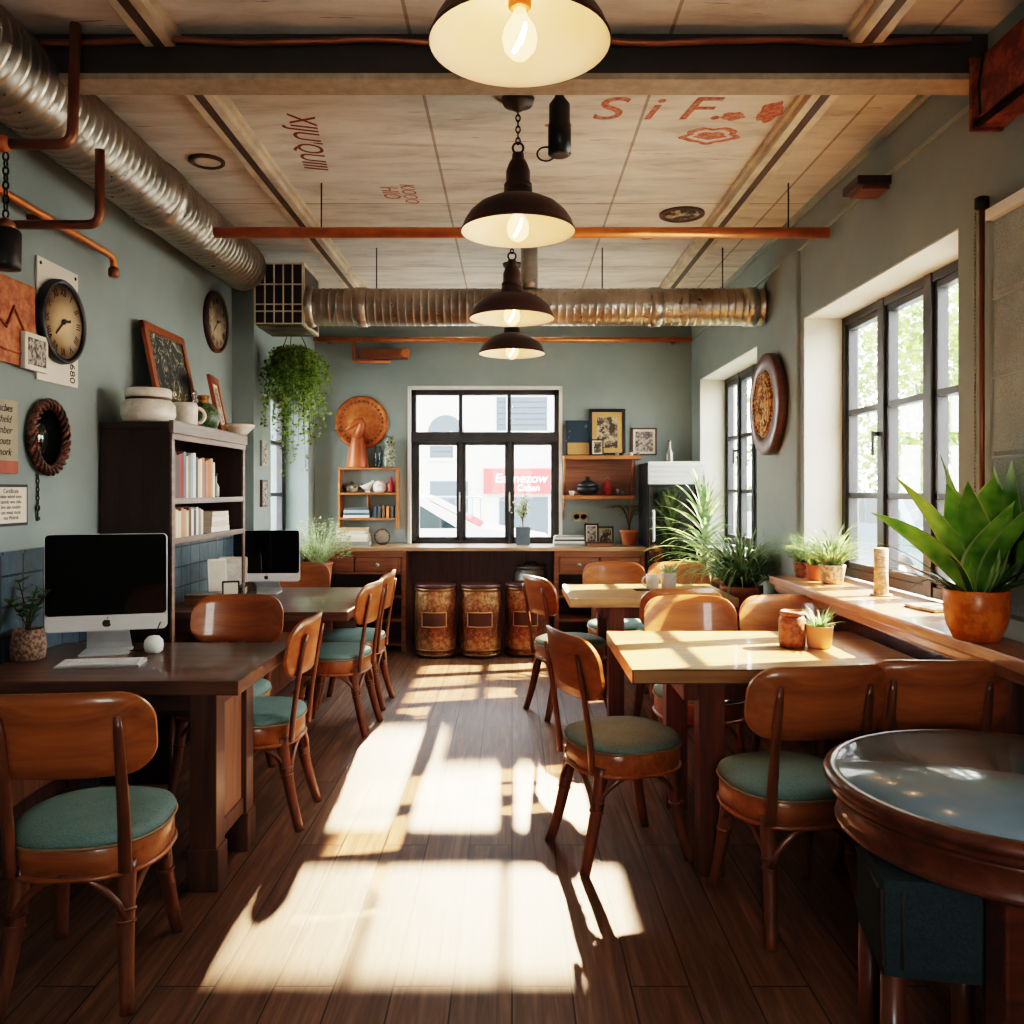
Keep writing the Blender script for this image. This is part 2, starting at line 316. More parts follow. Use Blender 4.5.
# ------------------------------------------------------------------ mesh builder
def se_ring(r, n, seg, z, cx=0, cy=0):
    o = []
    for i in range(seg):
        a = 2*PI*i/seg; c, s = math.cos(a), math.sin(a)
        o.append(Vector((cx + r*math.copysign(abs(c)**(2/n), c), cy + r*math.copysign(abs(s)**(2/n), s), z)))
    return o
class MB:
    def __init__(s): s.bm = bmesh.new()
    def box(s, x0, x1, y0, y1, z0, z1, bev=.004, mat=None):
        r = bmesh.ops.create_cube(s.bm, size=1)
        vs = r['verts']
        sx, sy, sz = abs(x1-x0), abs(y1-y0), abs(z1-z0)
        T = Matrix.Translation(((x0+x1)/2, (y0+y1)/2, (z0+z1)/2)) @ Matrix.Diagonal((sx, sy, sz, 1))
        for v in vs: v.co = T @ v.co
        b = min(bev, .45*min(sx, sy, sz))
        if b > 0:
            es = list({e for v in vs for e in v.link_edges})
            g = bmesh.ops.bevel(s.bm, geom=es, offset=b, segments=2, affect='EDGES', profile=.7)
            vs = list({v for f in g['faces'] for v in f.verts} | {v for v in vs if v.is_valid})
        if mat is not None:
            for v in vs: v.co = mat @ v.co
        return s
    def rings(s, rings, cap0=True, cap1=True, smooth=True, closed=False):
        L = [[s.bm.verts.new(p) for p in r] for r in rings]
        n = len(L[0])
        pairs = list(zip(L, L[1:])) + ([(L[-1], L[0])] if closed else [])
        for a, b in pairs:
            for i in range(n):
                f = s.bm.faces.new((a[i], a[(i+1) % n], b[(i+1) % n], b[i])); f.smooth = smooth
        if not closed:
            if cap0: s.bm.faces.new(list(reversed(L[0])))
            if cap1: s.bm.faces.new(L[-1])
        return s
    def lathe(s, prof, seg=32, mat=None, cap0=True, cap1=True, smooth=True):
        mat = mat or Matrix()
        rs = []
        for r, z in prof:
            r = max(r, .0004)
            rs.append([mat @ Vector((r*math.cos(2*PI*i/seg), r*math.sin(2*PI*i/seg), z)) for i in range(seg)])
        return s.rings(rs, cap0, cap1, smooth)
    def tube(s, pts, r, seg=10, flat=None, smooth=True, cap=True, closed=False):
        pts = [Vector(p) for p in pts]; n = len(pts)
        rr = r if isinstance(r, (list, tuple)) else [r]*n
        rs = []; up = None
        for i, p in enumerate(pts):
            if closed: d = pts[(i+1) % n]-pts[i-1]
            else: d = pts[min(i+1, n-1)]-pts[max(i-1, 0)]
            d.normalize()
            if up is None:
                up = Vector((0, 0, 1)) if abs(d.z) < .9 else Vector((0, 1, 0))
            sx = d.cross(up)
            if sx.length < 1e-5: sx = d.cross(Vector((1, 0, 0)))
            sx.normalize(); u = sx.cross(d); u.normalize(); up = u
            k1, k2 = (1, 1) if flat is None else flat
            rs.append([p + rr[i]*(k1*math.cos(2*PI*j/seg)*sx + k2*math.sin(2*PI*j/seg)*u) for j in range(seg)])
        return s.rings(rs, cap, cap, smooth, closed)
    def sphere(s, c, r, sc=(1, 1, 1), seg=20, ring=12):
        m = Matrix.Translation(c) @ Matrix.Diagonal((sc[0], sc[1], sc[2], 1))
        return s.lathe([(r*math.sin(PI*k/ring), -r*math.cos(PI*k/ring)) for k in range(ring+1)], seg, m)
    def prism(s, poly, d0, d1, mat=None, smooth=False):
        mat = mat or Matrix()
        return s.rings([[mat @ Vector((x, y, d)) for x, y in poly] for d in (d0, d1)], smooth=smooth)
    def face(s, pts, smooth=False):
        f = s.bm.faces.new([s.bm.verts.new(p) for p in pts]); f.smooth = smooth; return s
    def blade(s, base, az, el, L, w, droop, n=7, fold=.25, taper=.55, twist=0, rim=0):
        base = Vector(base); p = base.copy(); a = el
        h = Vector((math.cos(az), math.sin(az), 0)); side = Vector((-math.sin(az), math.cos(az), 0))
        prev = None
        for i in range(n+1):
            t = i/n
            d = h*math.cos(a) + Vector((0, 0, 1))*math.sin(a)
            up = -h*math.sin(a) + Vector((0, 0, 1))*math.cos(a)
            ww = w*.5*max(.02, math.sin(PI*min(1, (t*.93+.07))**taper))
            sd = side*math.cos(twist*t) + up*math.sin(twist*t)
            row = [s.bm.verts.new(p + sd*ww + up*ww*fold), s.bm.verts.new(p), s.bm.verts.new(p - sd*ww + up*ww*fold)]
            if rim:
                for v in row: s.bm.verts.remove(v)
                row = [s.bm.verts.new(p + sd*ww*k_ + up*ww*fold*abs(k_)) for k_ in (rim, 1, -1, -rim)]
            if prev:
                for k in ((0, 2) if rim else (0, 1)):
                    f = s.bm.faces.new((prev[k], prev[k+1], row[k+1], row[k])); f.smooth = True
            prev = row
            p = p + d*(L/n); a -= droop/n*(0.4+1.2*t)
        return s
    def leaf(s, p, d, L, w, nrm=None):
        p = Vector(p); d = Vector(d).normalized()
        nn = Vector(nrm) if nrm is not None else Vector((random.uniform(-1, 1), random.uniform(-1, 1), random.uniform(-.2, 1)))
        sd = d.cross(nn)
        if sd.length < 1e-4: sd = d.orthogonal()
        sd.normalize()
        s.face([p, p+d*L*.45+sd*w*.5, p+d*L, p+d*L*.45-sd*w*.5], True); return s
    def clamp(s, lo=-9, hi=9):
        for v in s.bm.verts: v.co.x = min(max(v.co.x, lo), hi)
        return s
    def build(s, name, mat, parent=None, loc=(0, 0, 0), rot=(0, 0, 0)):
        bmesh.ops.recalc_face_normals(s.bm, faces=s.bm.faces[:])
        me = bpy.data.meshes.new(name); s.bm.to_mesh(me); s.bm.free()
        mats = mat if isinstance(mat, (list, tuple)) else [mat]
        for m in mats: me.materials.append(M[m] if isinstance(m, str) else m)
        o = bpy.data.objects.new(name, me); C.objects.link(o)
        o.location = loc; o.rotation_euler = rot
        if parent is not None: o.parent = parent
        return o
def tag(o, label=None, cat=None, group=None, kind=None):
    if label: o['label'] = label
    if cat: o['category'] = cat
    if group: o['group'] = group
    if kind: o['kind'] = kind
    return o
def thing(name, label, cat, loc=(0, 0, 0), rz=0, group=None, kind=None, rot=None):
    o = bpy.data.objects.new(name, None); C.objects.link(o); o.empty_display_size = .1
    o.location = loc; o.rotation_euler = rot if rot else (0, 0, rz)
    return tag(o, label, cat, group, kind)
def dup(root, loc, rz=None, label=None, group=None, rot=None, scale=None):
    r = root.copy(); C.objects.link(r); r.location = loc
    if rz is not None: r.rotation_euler = (0, 0, rz)
    if rot is not None: r.rotation_euler = rot
    if scale is not None: r.scale = scale
    if label: r['label'] = label
    if group: r['group'] = group
    for ch in list(root.children):
        c = ch.copy(); C.objects.link(c); c.parent = r
        for g in list(ch.children):
            d = g.copy(); C.objects.link(d); d.parent = c
    return r
def lettering(name, body, size, mat, parent, loc, rot, ext=.0008, align='CENTER', shear=0, sx=1.0):
    cu = bpy.data.curves.new(name, 'FONT'); cu.body = body; cu.size = size; cu.extrude = ext
    cu.align_x = align; cu.align_y = 'CENTER'; cu.shear = shear
    t = bpy.data.objects.new(name+'_text', cu); C.objects.link(t)
    dg = bpy.context.evaluated_depsgraph_get(); dg.update()
    me = bpy.data.meshes.new_from_object(t.evaluated_get(dg)); me.name = name
    bpy.data.objects.remove(t); bpy.data.curves.remove(cu)
    me.materials.clear(); me.materials.append(M[mat])
    o = bpy.data.objects.new(name, me); C.objects.link(o)
    o.location = loc; o.rotation_euler = rot; o.scale = (sx, 1, 1)
    if parent is not None: o.parent = parent
    return o
def struct(o): o['kind'] = 'structure'; return o
def RX(a): return Matrix.Rotation(a, 4, 'X')
def RY(a): return Matrix.Rotation(a, 4, 'Y')
def RZ(a): return Matrix.Rotation(a, 4, 'Z')
def TR(x, y, z): return Matrix.Translation((x, y, z))
def rrect(w, h, r, n=6):
    o = []
    for cx, cy, a0 in ((w/2-r, h/2-r, 0), (-w/2+r, h/2-r, PI/2), (-w/2+r, -h/2+r, PI), (w/2-r, -h/2+r, 1.5*PI)):
        for i in range(n+1):
            a = a0+PI/2*i/n; o.append((cx+r*math.cos(a), cy+r*math.sin(a)))
    return o
# ------------------------------------------------------------------ setting
XR, XL, YB = 1.68, -2.0, 7.95
CH = 3.03
struct(MB().box(-2.4, 2.4, -1.4, 8.4, -.2, 0, 0).build('floor', 'floor'))
ceiling = struct(MB().box(-2.4, 2.4, -1.4, 8.4, CH, CH+.2, 0).build('ceiling', 'ceiling'))
wl = MB()
wl.box(-2.3, XL, -1.4, 6.07, 0, CH, 0)
wl.box(-2.3, -1.845, 6.07, 6.5, 0, CH, 0); wl.box(-2.3, -1.845, 7.7, 8.3, 0, CH, 0)
wl.box(-2.3, -1.845, 6.5, 7.7, 0, .93, 0); wl.box(-2.3, -1.845, 6.5, 7.7, 2.28, CH, 0)
struct(wl.build('wall_left', 'wall'))
wr = MB()
for y0, y1, z0, z1 in ((-1.4, 3.2, 0, CH), (3.2, 4.9, 0, .91), (3.2, 4.9, 2.41, CH), (4.9, 5.83, 0, CH), (5.83, 7.6, 0, .93), (5.83, 7.6, 2.41, CH), (7.6, 8.3, 0, CH)):
    wr.box(XR, 2.0, y0, y1, z0, z1, 0)
struct(wr.build('wall_right', 'wall'))
wb = MB()
for x0, x1, z0, z1 in ((-2.3, -.96, 0, CH), (.455, 2.0, 0, CH), (-.96, .455, 0, .9), (-.96, .455, 2.375, CH)):
    wb.box(x0, x1, YB, 8.25, z0, z1, 0)
struct(wb.build('wall_back', 'wall'))
wf = MB()
for x0, x1, z0, z1 in ((-2.3, -.4, 0, CH), (.4, 2.0, 0, CH), (-.4, .4, 0, 1.2), (-.4, .4, 2.1, CH)):  # opening behind the camera is added, sized to let in fill light
    wf.box(x0, x1, -1.4, -1.2, z0, z1, 0)
struct(wf.build('wall_front', 'wall'))
# tiled dado on the left wall
struct(MB().box(XL, XL+.014, -1.2, 6.07, 0, 1.17, 0).box(XL, XL+.022, -1.2, 6.07, 1.165, 1.178, .002).build('trim_1', 'tile'))
# pilaster step and cornice line on the right wall
struct(MB().box(XR-.02, XR, 4.96, 5.27, .0, 2.82, .002).build('trim_2', 'wall'))
struct(MB().box(XR-.012, XR, 3.1, 7.95, 2.815, 2.83, .002).build('trim_3', 'trim'))
struct(MB().box(XR-.03, XR, 3.1, 7.95, CH-.03, CH, .004).build('trim_4', 'trim'))
# white reveal edging round the back window
t = MB()
t.box(-.975, -.945, YB-.012, YB+.1, .9, 2.39, .003); t.box(.44, .47, YB-.012, YB+.1, .9, 2.39, .003); t.box(-.975, .47, YB-.012, YB+.1, 2.36, 2.392, .003)
struct(t.build('trim_5', 'white_trim'))
# pale plaster linings of the right-hand window openings
for i, (a, b, z0) in enumerate(((3.2, 4.9, .93), (5.83, 7.6, .95))):
    m = MB(); m.box(XR+.004, 1.99, b-.006, b, z0, 2.41, 0); m.box(XR+.004, 1.99, a, b, 2.404, 2.41, 0); m.box(XR+.004, 1.99, a, a+.006, z0, 2.41, 0)
    struct(m.build('trim_%d' % (6+i), 'white_trim' if 0 else plain('reveal_paint_%d' % i, rgb(206, 204, 190), .7, 0, .06, 3)))
# low wainscot with a cap along the far part of the right wall and the tall one under the sill
m = MB(); m.box(XR-.03, XR, 5.0, 7.3, 0, .68, .003); struct(m.build('trim_8', 'wainscot'))
m = MB(); m.box(XR-.06, XR, 4.99, 7.3, .68, .72, .01); struct(m.build('trim_9', 'sill_wood'))
m = MB(); m.box(1.62, XR, -1.2, 4.97, 0, .875, .003); m.box(1.6, XR, -1.2, 4.97, 0, .12, .006); struct(m.build('trim_10', 'wainscot'))
struct(MB().box(XL, XL+.03, 5.9, 6.07, 0, .1, .004).build('baseboard_left', 'desk_wood'))

def window(name, loc, rz, w, h, vs, hs, fr=.05, mul=.07, bar=.032, sash=.034, depth=.07, handles=()):
    root = thing(name, None, None, loc, rz, kind='structure')
    f = MB()
    f.box(0, w, 0, depth, 0, fr); f.box(0, w, 0, depth, h-fr, h); f.box(0, fr, 0, depth, 0, h); f.box(w-fr, w, 0, depth, 0, h)
    for x in vs: f.box(x-mul/2, x+mul/2, -.006, depth, 0, h)
    f.build('window_frame', 'frame_black', root)
    xs = [fr]+[v for x in vs for v in (x-mul/2, x+mul/2)]+[w-fr]
    for a, b in zip(xs[0::2], xs[1::2]):
        q = MB()
        q.box(a, a+sash, .008, depth-.01, fr, h-fr); q.box(b-sash, b, .008, depth-.01, fr, h-fr)
        q.box(a, b, .008, depth-.01, fr, fr+sash); q.box(a, b, .008, depth-.01, h-fr-sash, h-fr)
        for z in hs: q.box(a, b, .008, depth-.01, z-bar/2, z+bar/2)
        q.build('casement', 'frame_black', root)
        g = MB(); g.box(a+sash*.5, b-sash*.5, .035, .039, fr+sash*.5, h-fr-sash*.5, 0); g.build('pane', 'glass', root)
    for x, z in handles:
        MB().box(x-.008, x+.008, -.03, 0, z-.012, z+.012).box(x-.007, x+.007, -.04, -.028, z-.11, z+.015).build('window_handle', 'black', root)
    return root
window('window_1', (1.90, 4.9, .93), -PI/2, 1.7, 1.48, (.524, 1.02, 1.53), (.46, .925), handles=((.50, .78),))
window('window_2', (1.90, 7.6, .95), -PI/2, 1.77, 1.46, (.46, .9, 1.35), (.46, .92), mul=.06, handles=((.44, .8),))
window('window_3', (-2.05, 6.5, .93), PI/2, 1.2, 1.35, (.6,), (.45, .9), mul=.05)
# back window: fixed lights above a heavy transom, three casements below
W4 = thing('window_4', None, None, (-.945, 7.975, .9), 0, kind='structure')
f = MB(); w, h, tz = 1.385, 1.46, 1.02
f.box(0, w, 0, .08, 0, .05); f.box(0, w, 0, .08, h-.05, h); f.box(0, .045, 0, .08, 0, h); f.box(w-.045, w, 0, .08, 0, h); f.box(0, w, -.015, .08, tz-.05, tz+.045)
for x in (.462, .918): f.box(x-.018, x+.018, -.005, .08, tz, h)
for x in (.468, .922): f.box(x-.015, x+.015, -.012, .08, 0, tz)
f.build('window_frame', 'frame_black', W4)
for a, b in ((.045, .453), (.483, .907), (.937, w-.045)):
    q = MB(); s = .03; z0, z1 = .05, tz-.05
    q.box(a, a+s, -.004, .06, z0, z1); q.box(b-s, b, -.004, .06, z0, z1); q.box(a, b, -.004, .06, z0, z0+s); q.box(a, b, -.004, .06, z1-s, z1)
    q.build('casement', 'frame_black', W4)
    MB().box(a+s*.6, b-s*.6, .03, .034, z0+s*.6, z1-s*.6, 0).build('pane', 'glass', W4)
for a, b in ((.04, .45), (.475, .905), (.93, w-.04)):
    MB().box(a, b, .03, .034, tz+.04, h-.045, 0).build('pane', 'glass', W4)
for x in (.455, .922):
    MB().box(x-.006, x+.006, -.035, -.02, .32, .5).box(x-.008, x+.008, -.03, -.01, .45, .47).build('window_handle', 'silver', W4)

# ------------------------------------------------------------------ ceiling furniture
b = MB(); b.box(-2.0, XR, 3.0, 3.1, 2.885, CH, .004); beam = struct(b.build('beam', 'beam'))
MB().box(-2.0, XR, 2.985, 3.105, 2.862, 2.885, .003).build('flange', 'beam_low', beam)
tag(MB().tube([(x/10, 2.965+.004*math.sin(x*1.7), 2.985+.006*math.sin(x*.9)) for x in range(-19, 17)], .012, 8).build('conduit', 'copper_dark'), 'thin brown conduit running across the front of the dark ceiling beam', 'conduit')
for nm, x, lab in (('l', -1.235, 'pale steel ceiling rail nearer the silver duct, running from the camera to the far wall'), ('r', 1.235, 'pale steel ceiling rail nearer the big right-hand windows')):
    r = thing('ceiling_rail', lab, 'rail', (x, 0, CH), 0, 'pale steel ceiling rails')
    for y0, y1 in ((.5, 2.985), (3.13, 7.9)):
        MB().box(-.055, .055, y0, y1, -.055, 0, .006).box(-.075, -.05, y0, y1, -.022, 0, .003).box(.05, .075, y0, y1, -.022, 0, .003).build('channel', 'rail', r)
        MB().box(-.018, .018, y0, y1, -.057, -.05, .001).build('groove', 'rail_dark', r)
# red stain on the left rail
MB().prism([(.03*math.cos(a)*(1+.2*math.sin(3*a)), .1*math.sin(a)) for a in [2*PI*i/20 for i in range(20)]], 0, .002, TR(-1.235-.02, 4.55, CH-.0585)).build('stain', 'stain', bpy.data.objects['ceiling_rail'])

def spiral_duct(mb, p0, p1, r, pitch=.055, seam=True):
    p0, p1 = Vector(p0), Vector(p1); d = (p1-p0); L = d.length; d.normalize()
    q = d.to_track_quat('Z', 'Y').to_matrix().to_4x4(); q.translation = p0
    prof = []; n = int(L/pitch)
    for i in range(n):
        z = i*pitch
        prof += [(r, z), (r, z+pitch*.72), (r*1.022, z+pitch*.80), (r*1.022, z+pitch*.9), (r, z+pitch*.98)]
    prof.append((r, L))
    return mb.lathe(prof, 40, q)
d1 = thing('spiral_duct', 'large silver spiral duct running along the top of the left wall', 'duct', (-1.74, 5.5, 2.86), 0)
spiral_duct(MB(), (0, 0, 0), (0, -6.4, 0), .15).build('duct_tube', 'duct', d1)
q = MB(); q.lathe([(.15, -.05), (.162, -.045), (.162, .045), (.15, .05)], 40, TR(0, -1.35, 0) @ RX(PI/2)); q.build('collar', 'duct', d1)
d2 = thing('cross_duct', 'silver spiral duct crossing the room below the ceiling at the far end', 'duct', (0, 5.65, 2.635), 0)
spiral_duct(MB(), (-1.34, 0, 0), (1.66, 0, 0), .122, .05).build('duct_tube', 'duct', d2)
for x in (-1.0, .95, 1.58): MB().lathe([(.122, -.04), (.13, -.035), (.13, .035), (.122, .04)], 36, TR(x, 0, 0) @ RY(PI/2)).build('collar', 'duct', d2)
spiral_duct(MB(), (.115, 0, .118), (.115, 0, CH-2.635), .056, .05).build('riser_duct', 'duct', d2)
for x in (-.9, .6, 1.4): MB().tube([(x, 0, .12), (x, 0, CH-2.635)], .004, 6).build('hanger', 'chain', d2)
# vent box
vb = thing('vent_unit', 'dark metal air vent box with a wire grille where the two ducts meet', 'vent', (-1.52, 5.54, 2.5), 0)
q = MB(); q.box(-.16, .16, .02, .42, .0, .4, .006); q.build('vent_case', 'black', vb)
q = MB()
for x in (-.155, -.09, -.03, .03, .09, .155): q.box(x-.0035, x+.0035, -.012, .004, 0, .4, .001)
for z in (.005, .085, .13, .26, .395): q.box(-.16, .16, -.014, .006, z-.0035, z+.0035, .001)
for z in (.006, .394): q.box(.15, .166, 0, .42, z-.01, z+.01, .001)
for y in (0, .41): q.box(.15, .166, y, y+.012, 0, .4, .001)
q.build('grille', 'rail', vb)
q = MB()
for i in range(6): q.box(-.15, .15, .05+i*.06, .085+i*.06, -.012, .002, .002)
q.build('louver', 'duct', vb)
MB().lathe([(.1, 0), (.135, .02), (.135, .05), (.12, .07)], 32, TR(.15, .11, .135) @ RY(PI/2)).build('duct_collar', 'duct', vb)
# copper pipes
p1 = thing('copper_pipe', 'thick copper pipe spanning the ceiling in front of the cross duct', 'pipe', (0, 4.46, 2.77), 0)
MB().tube([(-1.56, 0, 0), (1.66, 0, 0)], .028, 16).build('pipe_run', 'copper', p1)
MB().tube([(1.45, 0, .02), (1.45, 0, CH-2.77)], .004, 6).tube([(-1.0, 0, .02), (-1.0, 0, CH-2.77)], .004, 6).build('hanger', 'chain', p1)
p2 = thing('wall_copper_pipe', 'thinner copper pipe running across the top of the far wall', 'pipe', (0, 7.86, 2.81), 0)
MB().tube([(-1.83, 0, 0), (1.66, 0, 0)], .024, 14).build('pipe_run', 'copper', p2)
q = MB()
for x in (-1.7, -.2, 1.5): q.box(x-.012, x+.012, .0, .09, -.03, .03, .003)
q.build('bracket', 'copper_dark', p2)
p3 = thing('copper_bracket_heater', 'small copper tray shelf hanging from the far wall pipe', 'heater', (-1.22, 7.84, 2.62), 0)
MB().tube([(-.24, 0, .17), (-.24, 0, .0), (-.22, 0, -.015), (.1, 0, -.015)], .013, 10).build('pipe_loop', 'copper', p3)
MB().box(-.2, .26, -.02, .09, .01, .1, .012).build('tray', 'copper_dark', p3)
MB().lathe([(.04, 0), (.045, .01), (.03, .02)], 20, TR(.24, -.02, .06) @ RX(PI/2)).build('cap', 'copper', p3)
p4 = thing('wall_pipe', 'slim copper pipe along the left wall ending in a downturned elbow', 'pipe', (-1.92, 4.1, 2.545), 0)
MB().tube([(0, -3.2, .0), (0, -.05, 0), (0, -.012, -.008), (.0, 0, -.03), (0, 0, -.07)], .016, 12).build('pipe_run', 'copper', p4)
MB().lathe([(.02, 0), (.026, .01), (.026, .04), (.018, .05)], 16, TR(0, 0, -.1)).build('valve', 'copper_dark', p4)
MB().box(-.08, 0, -.6, -.575, -.01, .01, .002).box(-.08, 0, -2.2, -2.175, -.01, .01, .002).build('bracket', 'copper_dark', p4)
def bend(pts, r=.05, n=5):
    pts = [Vector(p) for p in pts]; o = [pts[0]]
    for a, b, c in zip(pts, pts[1:], pts[2:]):
        u = (a-b).normalized(); v = (c-b).normalized(); s, e = b+u*r, b+v*r
        for i in range(n+1):
            t = i/n; o.append((1-t)**2*s+2*t*(1-t)*b+t*t*e)
    o.append(pts[-1]); return o
p5 = thing('duct_pipe', 'bent brown pipe dropping past the front of the left duct, nearest one', 'pipe', (-1.50, 2.9, 2.6), 0, 'bent pipes hugging the left duct')
MB().tube(bend([(-.0, .02, .42), (0, 0, .0), (-.23, 0, .0)]), .018, 12).build('pipe_run', 'copper_dark', p5)
MB().sphere((-.235, 0, 0), .03).build('fitting', 'copper', p5)
p6 = thing('duct_pipe', 'bent brown pipe under the left duct running into the wall, farther one', 'pipe', (-1.6, 3.3, 2.45), 0, 'bent pipes hugging the left duct')
MB().tube(bend([(.0, 0, .29), (.0, 0, .0), (-.4, 0, .0)]), .018, 12).build('pipe_run', 'copper_dark', p6)
# hanging socket on chain at far left
hs = thing('hanging_socket', 'black cylindrical lamp socket hanging on a chain from the bent pipe', 'lamp', (-1.727, 2.9, 2.17), 0)
q = MB(); q.lathe([(.02, 0), (.046, .004), (.048, .02), (.048, .13), (.04, .14)], 24); q.build('socket', 'black', hs)
MB().lathe([(.034, .135), (.03, .16), (.015, .175), (.006, .18)], 20).build('cap', 'copper_dark', hs)
def chain(mb, x, y, z0, z1, link=.03, r=.0035, w=.009):
    n = max(1, int((z1-z0)/(link*.75)))
    for i in range(n):
        zc = z0+(i+.5)*(z1-z0)/n; a = (i % 2)*PI/2
        mb.tube([(x+w*math.cos(t)*math.cos(a), y+w*math.cos(t)*math.sin(a), zc+link*.5*math.sin(t)) for t in [2*PI*k/10 for k in range(10)]], r, 5, closed=True)
    return mb
chain(MB(), 0, 0, .18, .40).build('chain', 'chain', hs)
# ceiling discs
for x, y, r, lab in ((-1.49, 4.15, .085, 'small round vent disc on the ceiling beside the left duct'), (.99, 4.95, .13, 'round pattern-edged vent disc on the ceiling beside the rail near the windows')):
    c = thing('ceiling_disc', lab, 'vent', (x, y, CH), 0, 'round ceiling vents')
    MB().lathe([(r, 0), (r, -.012), (r*.9, -.018), (r*.82, -.008)], 36).build('rim', 'rail_dark', c)
    MB().lathe([(r*.82, -.007), (r*.6, -.012), (.0, -.012)], 36).build('disc', 'art_sepia' if r > .1 else 'rail', c)
# black cylinder on ceiling
ck = thing('ceiling_spotlight', 'black cylindrical ceiling spotlight with a loop of cable, beside the second pendant', 'lamp', (.19, 3.4, 2.76), 0)
MB().lathe([(.02, 0), (.046, .002), (.046, .12), (.042, .125), (.042, .2), (.02, .23), (.012, .27)], 24).build('housing', 'black', ck)
MB().lathe([(.035, -.004), (.036, .004)], 20).build('lens', 'rail_dark', ck)
MB().tube([(-.02-.035*(1-math.cos(t)), -.01, .0+.028*math.sin(t)-.0) for t in [2*PI*i/18 for i in range(18)]], .004, 6, closed=True).build('cable', 'black', ck)
# little wooden block and rust channel
wbk = thing('wood_bracket', 'dark wooden block fixed high on the right wall', 'bracket', (XR, 3.85, 2.79), 0)
MB().box(-.15, 0, -.09, .09, -.015, .025, .008).build('block', 'dark_wood', wbk); MB().box(-.12, 0, -.07, .07, -.03, -.014, .004).build('plate', 'copper_dark', wbk)
ru = thing('rust_channel', 'rust red steel channel section in the top right corner below the beam', 'beam', (1.6, 2.85, 2.68), 0)
q = MB(); q.box(-.02, .08, -.55, .06, -.02, .0, .002); q.box(-.02, .0, -.55, .06, -.02, .2, .002); q.build('channel', 'rust', ru)
MB().box(-.03, .08, .055, .07, -.03, .22, .002).build('end_plate', 'rust', ru)
MB().tube([(-.03, .0, .0), (-.03, .01, .1), (-.03, -.02, .2)], .005, 6).build('wire', 'chain', ru)
# writing and stains on the ceiling
def ceil_text(body, x, y, size, mat, rz, sx=1):
    return lettering('ceiling_lettering', body, size, mat, ceiling, (x, y, CH-.001), (PI, 0, rz), .0006, 'CENTER', .2, sx)
ceil_text('XIJU\'QUIII', -.95, 3.95, .17, 'stain_dark', PI/2+.12, .85)
ceil_text('HIO', -.66, 4.6, .13, 'stain', PI/2, .8)
ceil_text('KIOOO', -.56, 4.62, .11, 'stain', PI/2, .8)
ceil_text('S i F.', .62, 3.6, .30, 'stain', 0, 1.0)
def stain(x, y, rx, ry, mat='stain', ring=False):
    q = MB(); n = 36
    jit = [1+.10*math.sin(5*2*PI*i/n+x*7)+.06*math.sin(9*2*PI*i/n) for i in range(n)]
    out = [(rx*j*math.cos(2*PI*i/n), ry*j*math.sin(2*PI*i/n)) for i, j in enumerate(jit)]
    if ring:
        for i in range(n):
            a, b = out[i], out[(i+1) % n]
            q.face([(a[0], a[1], 0), (b[0], b[1], 0), (b[0]*.72, b[1]*.72, 0), (a[0]*.72, a[1]*.72, 0)])
    else: q.face([(p[0], p[1], 0) for p in out])
    return q.build('ceiling_stain', mat, ceiling, (x, y, CH-.0015))
stain(.9, 3.86, .13, .09, ring=True); stain(.9, 3.86, .07, .04); stain(1.1, 3.62, .05, .1); stain(.95, 3.66, .05, .04)
stain(.86, 5.35, .14, .1, ring=True); stain(-.2, 5.2, .05, .02); stain(.2, 3.75, .06, .02)

# ------------------------------------------------------------------ pendant lamps
def make_pendant(loc, lab, drop):
    t = thing('pendant_lamp', lab, 'lamp', loc, 0, 'brown enamel pendant lamps')
    R = .23
    out = [(R+.004, -.004), (R+.006, .004), (R, .012), (.222, .035), (.2, .07), (.165, .102), (.12, .125), (.075, .138), (.06, .142), (.058, .175), (.05, .18)]
    MB().lathe(out, 48, cap0=False, cap1=False).build('shade', 'shade', t)
    inn = [(R+.003, -.003), (R-.006, .006), (.214, .03), (.193, .064), (.16, .095), (.117, .118), (.072, .13), (.03, .132)]
    MB().lathe(inn, 48, cap0=False, cap1=True).build('shade_lining', 'shade_in', t)
    MB().lathe([(.05, .175), (.058, .182), (.058, .192), (.05, .2), (.05, .245), (.04, .275), (.032, .29), (.026, .295), (.024, .32), (.01, .325)], 28).build('neck', 'shade', t)
    MB().lathe([(.026, .13), (.03, .125), (.03, .095), (.024, .088)], 20).build('bulb_socket', 'copper', t)
    bl = MB().lathe([(.016, .088), (.02, .07), (.04, .04), (.046, .015), (.04, -.015), (.022, -.036), (.004, -.043)], 24).build('bulb', 'bulb_lit', t)
    f = MB(); f.tube([(.016*math.cos(k*2.2), .016*math.sin(k*2.2), .055-.075*abs(math.sin(k*1.1))) for k in range(14)], .0045, 6); f.build('filament', 'bulb', bl)
    MB().tube([(.022*math.cos(a), 0, .343+.022*math.sin(a)) for a in [2*PI*i/16 for i in range(16)]], .005, 6, closed=True).build('ring', 'chain', t)
    chain(MB(), 0, 0, .36, drop-.02).build('chain', 'chain', t)
    MB().lathe([(.015, drop-.05), (.03, drop-.035), (.06, drop-.025), (.068, drop), ], 28).build('canopy', 'rail_dark', t)
    return t
pend = [(.02, 2.2, 2.575, 'largest pendant, brown enamel shade cut off by the top edge of the photo'),
        (.025, 3.5, 2.485, 'brown enamel pendant hanging second nearest, just behind the dark ceiling beam'),
        (.0, 4.71, 2.372, 'brown enamel pendant hanging third nearest, in front of the cross duct'),
        (.0, 6.05, 2.392, 'smallest pendant, farthest away, just below the cross duct')]
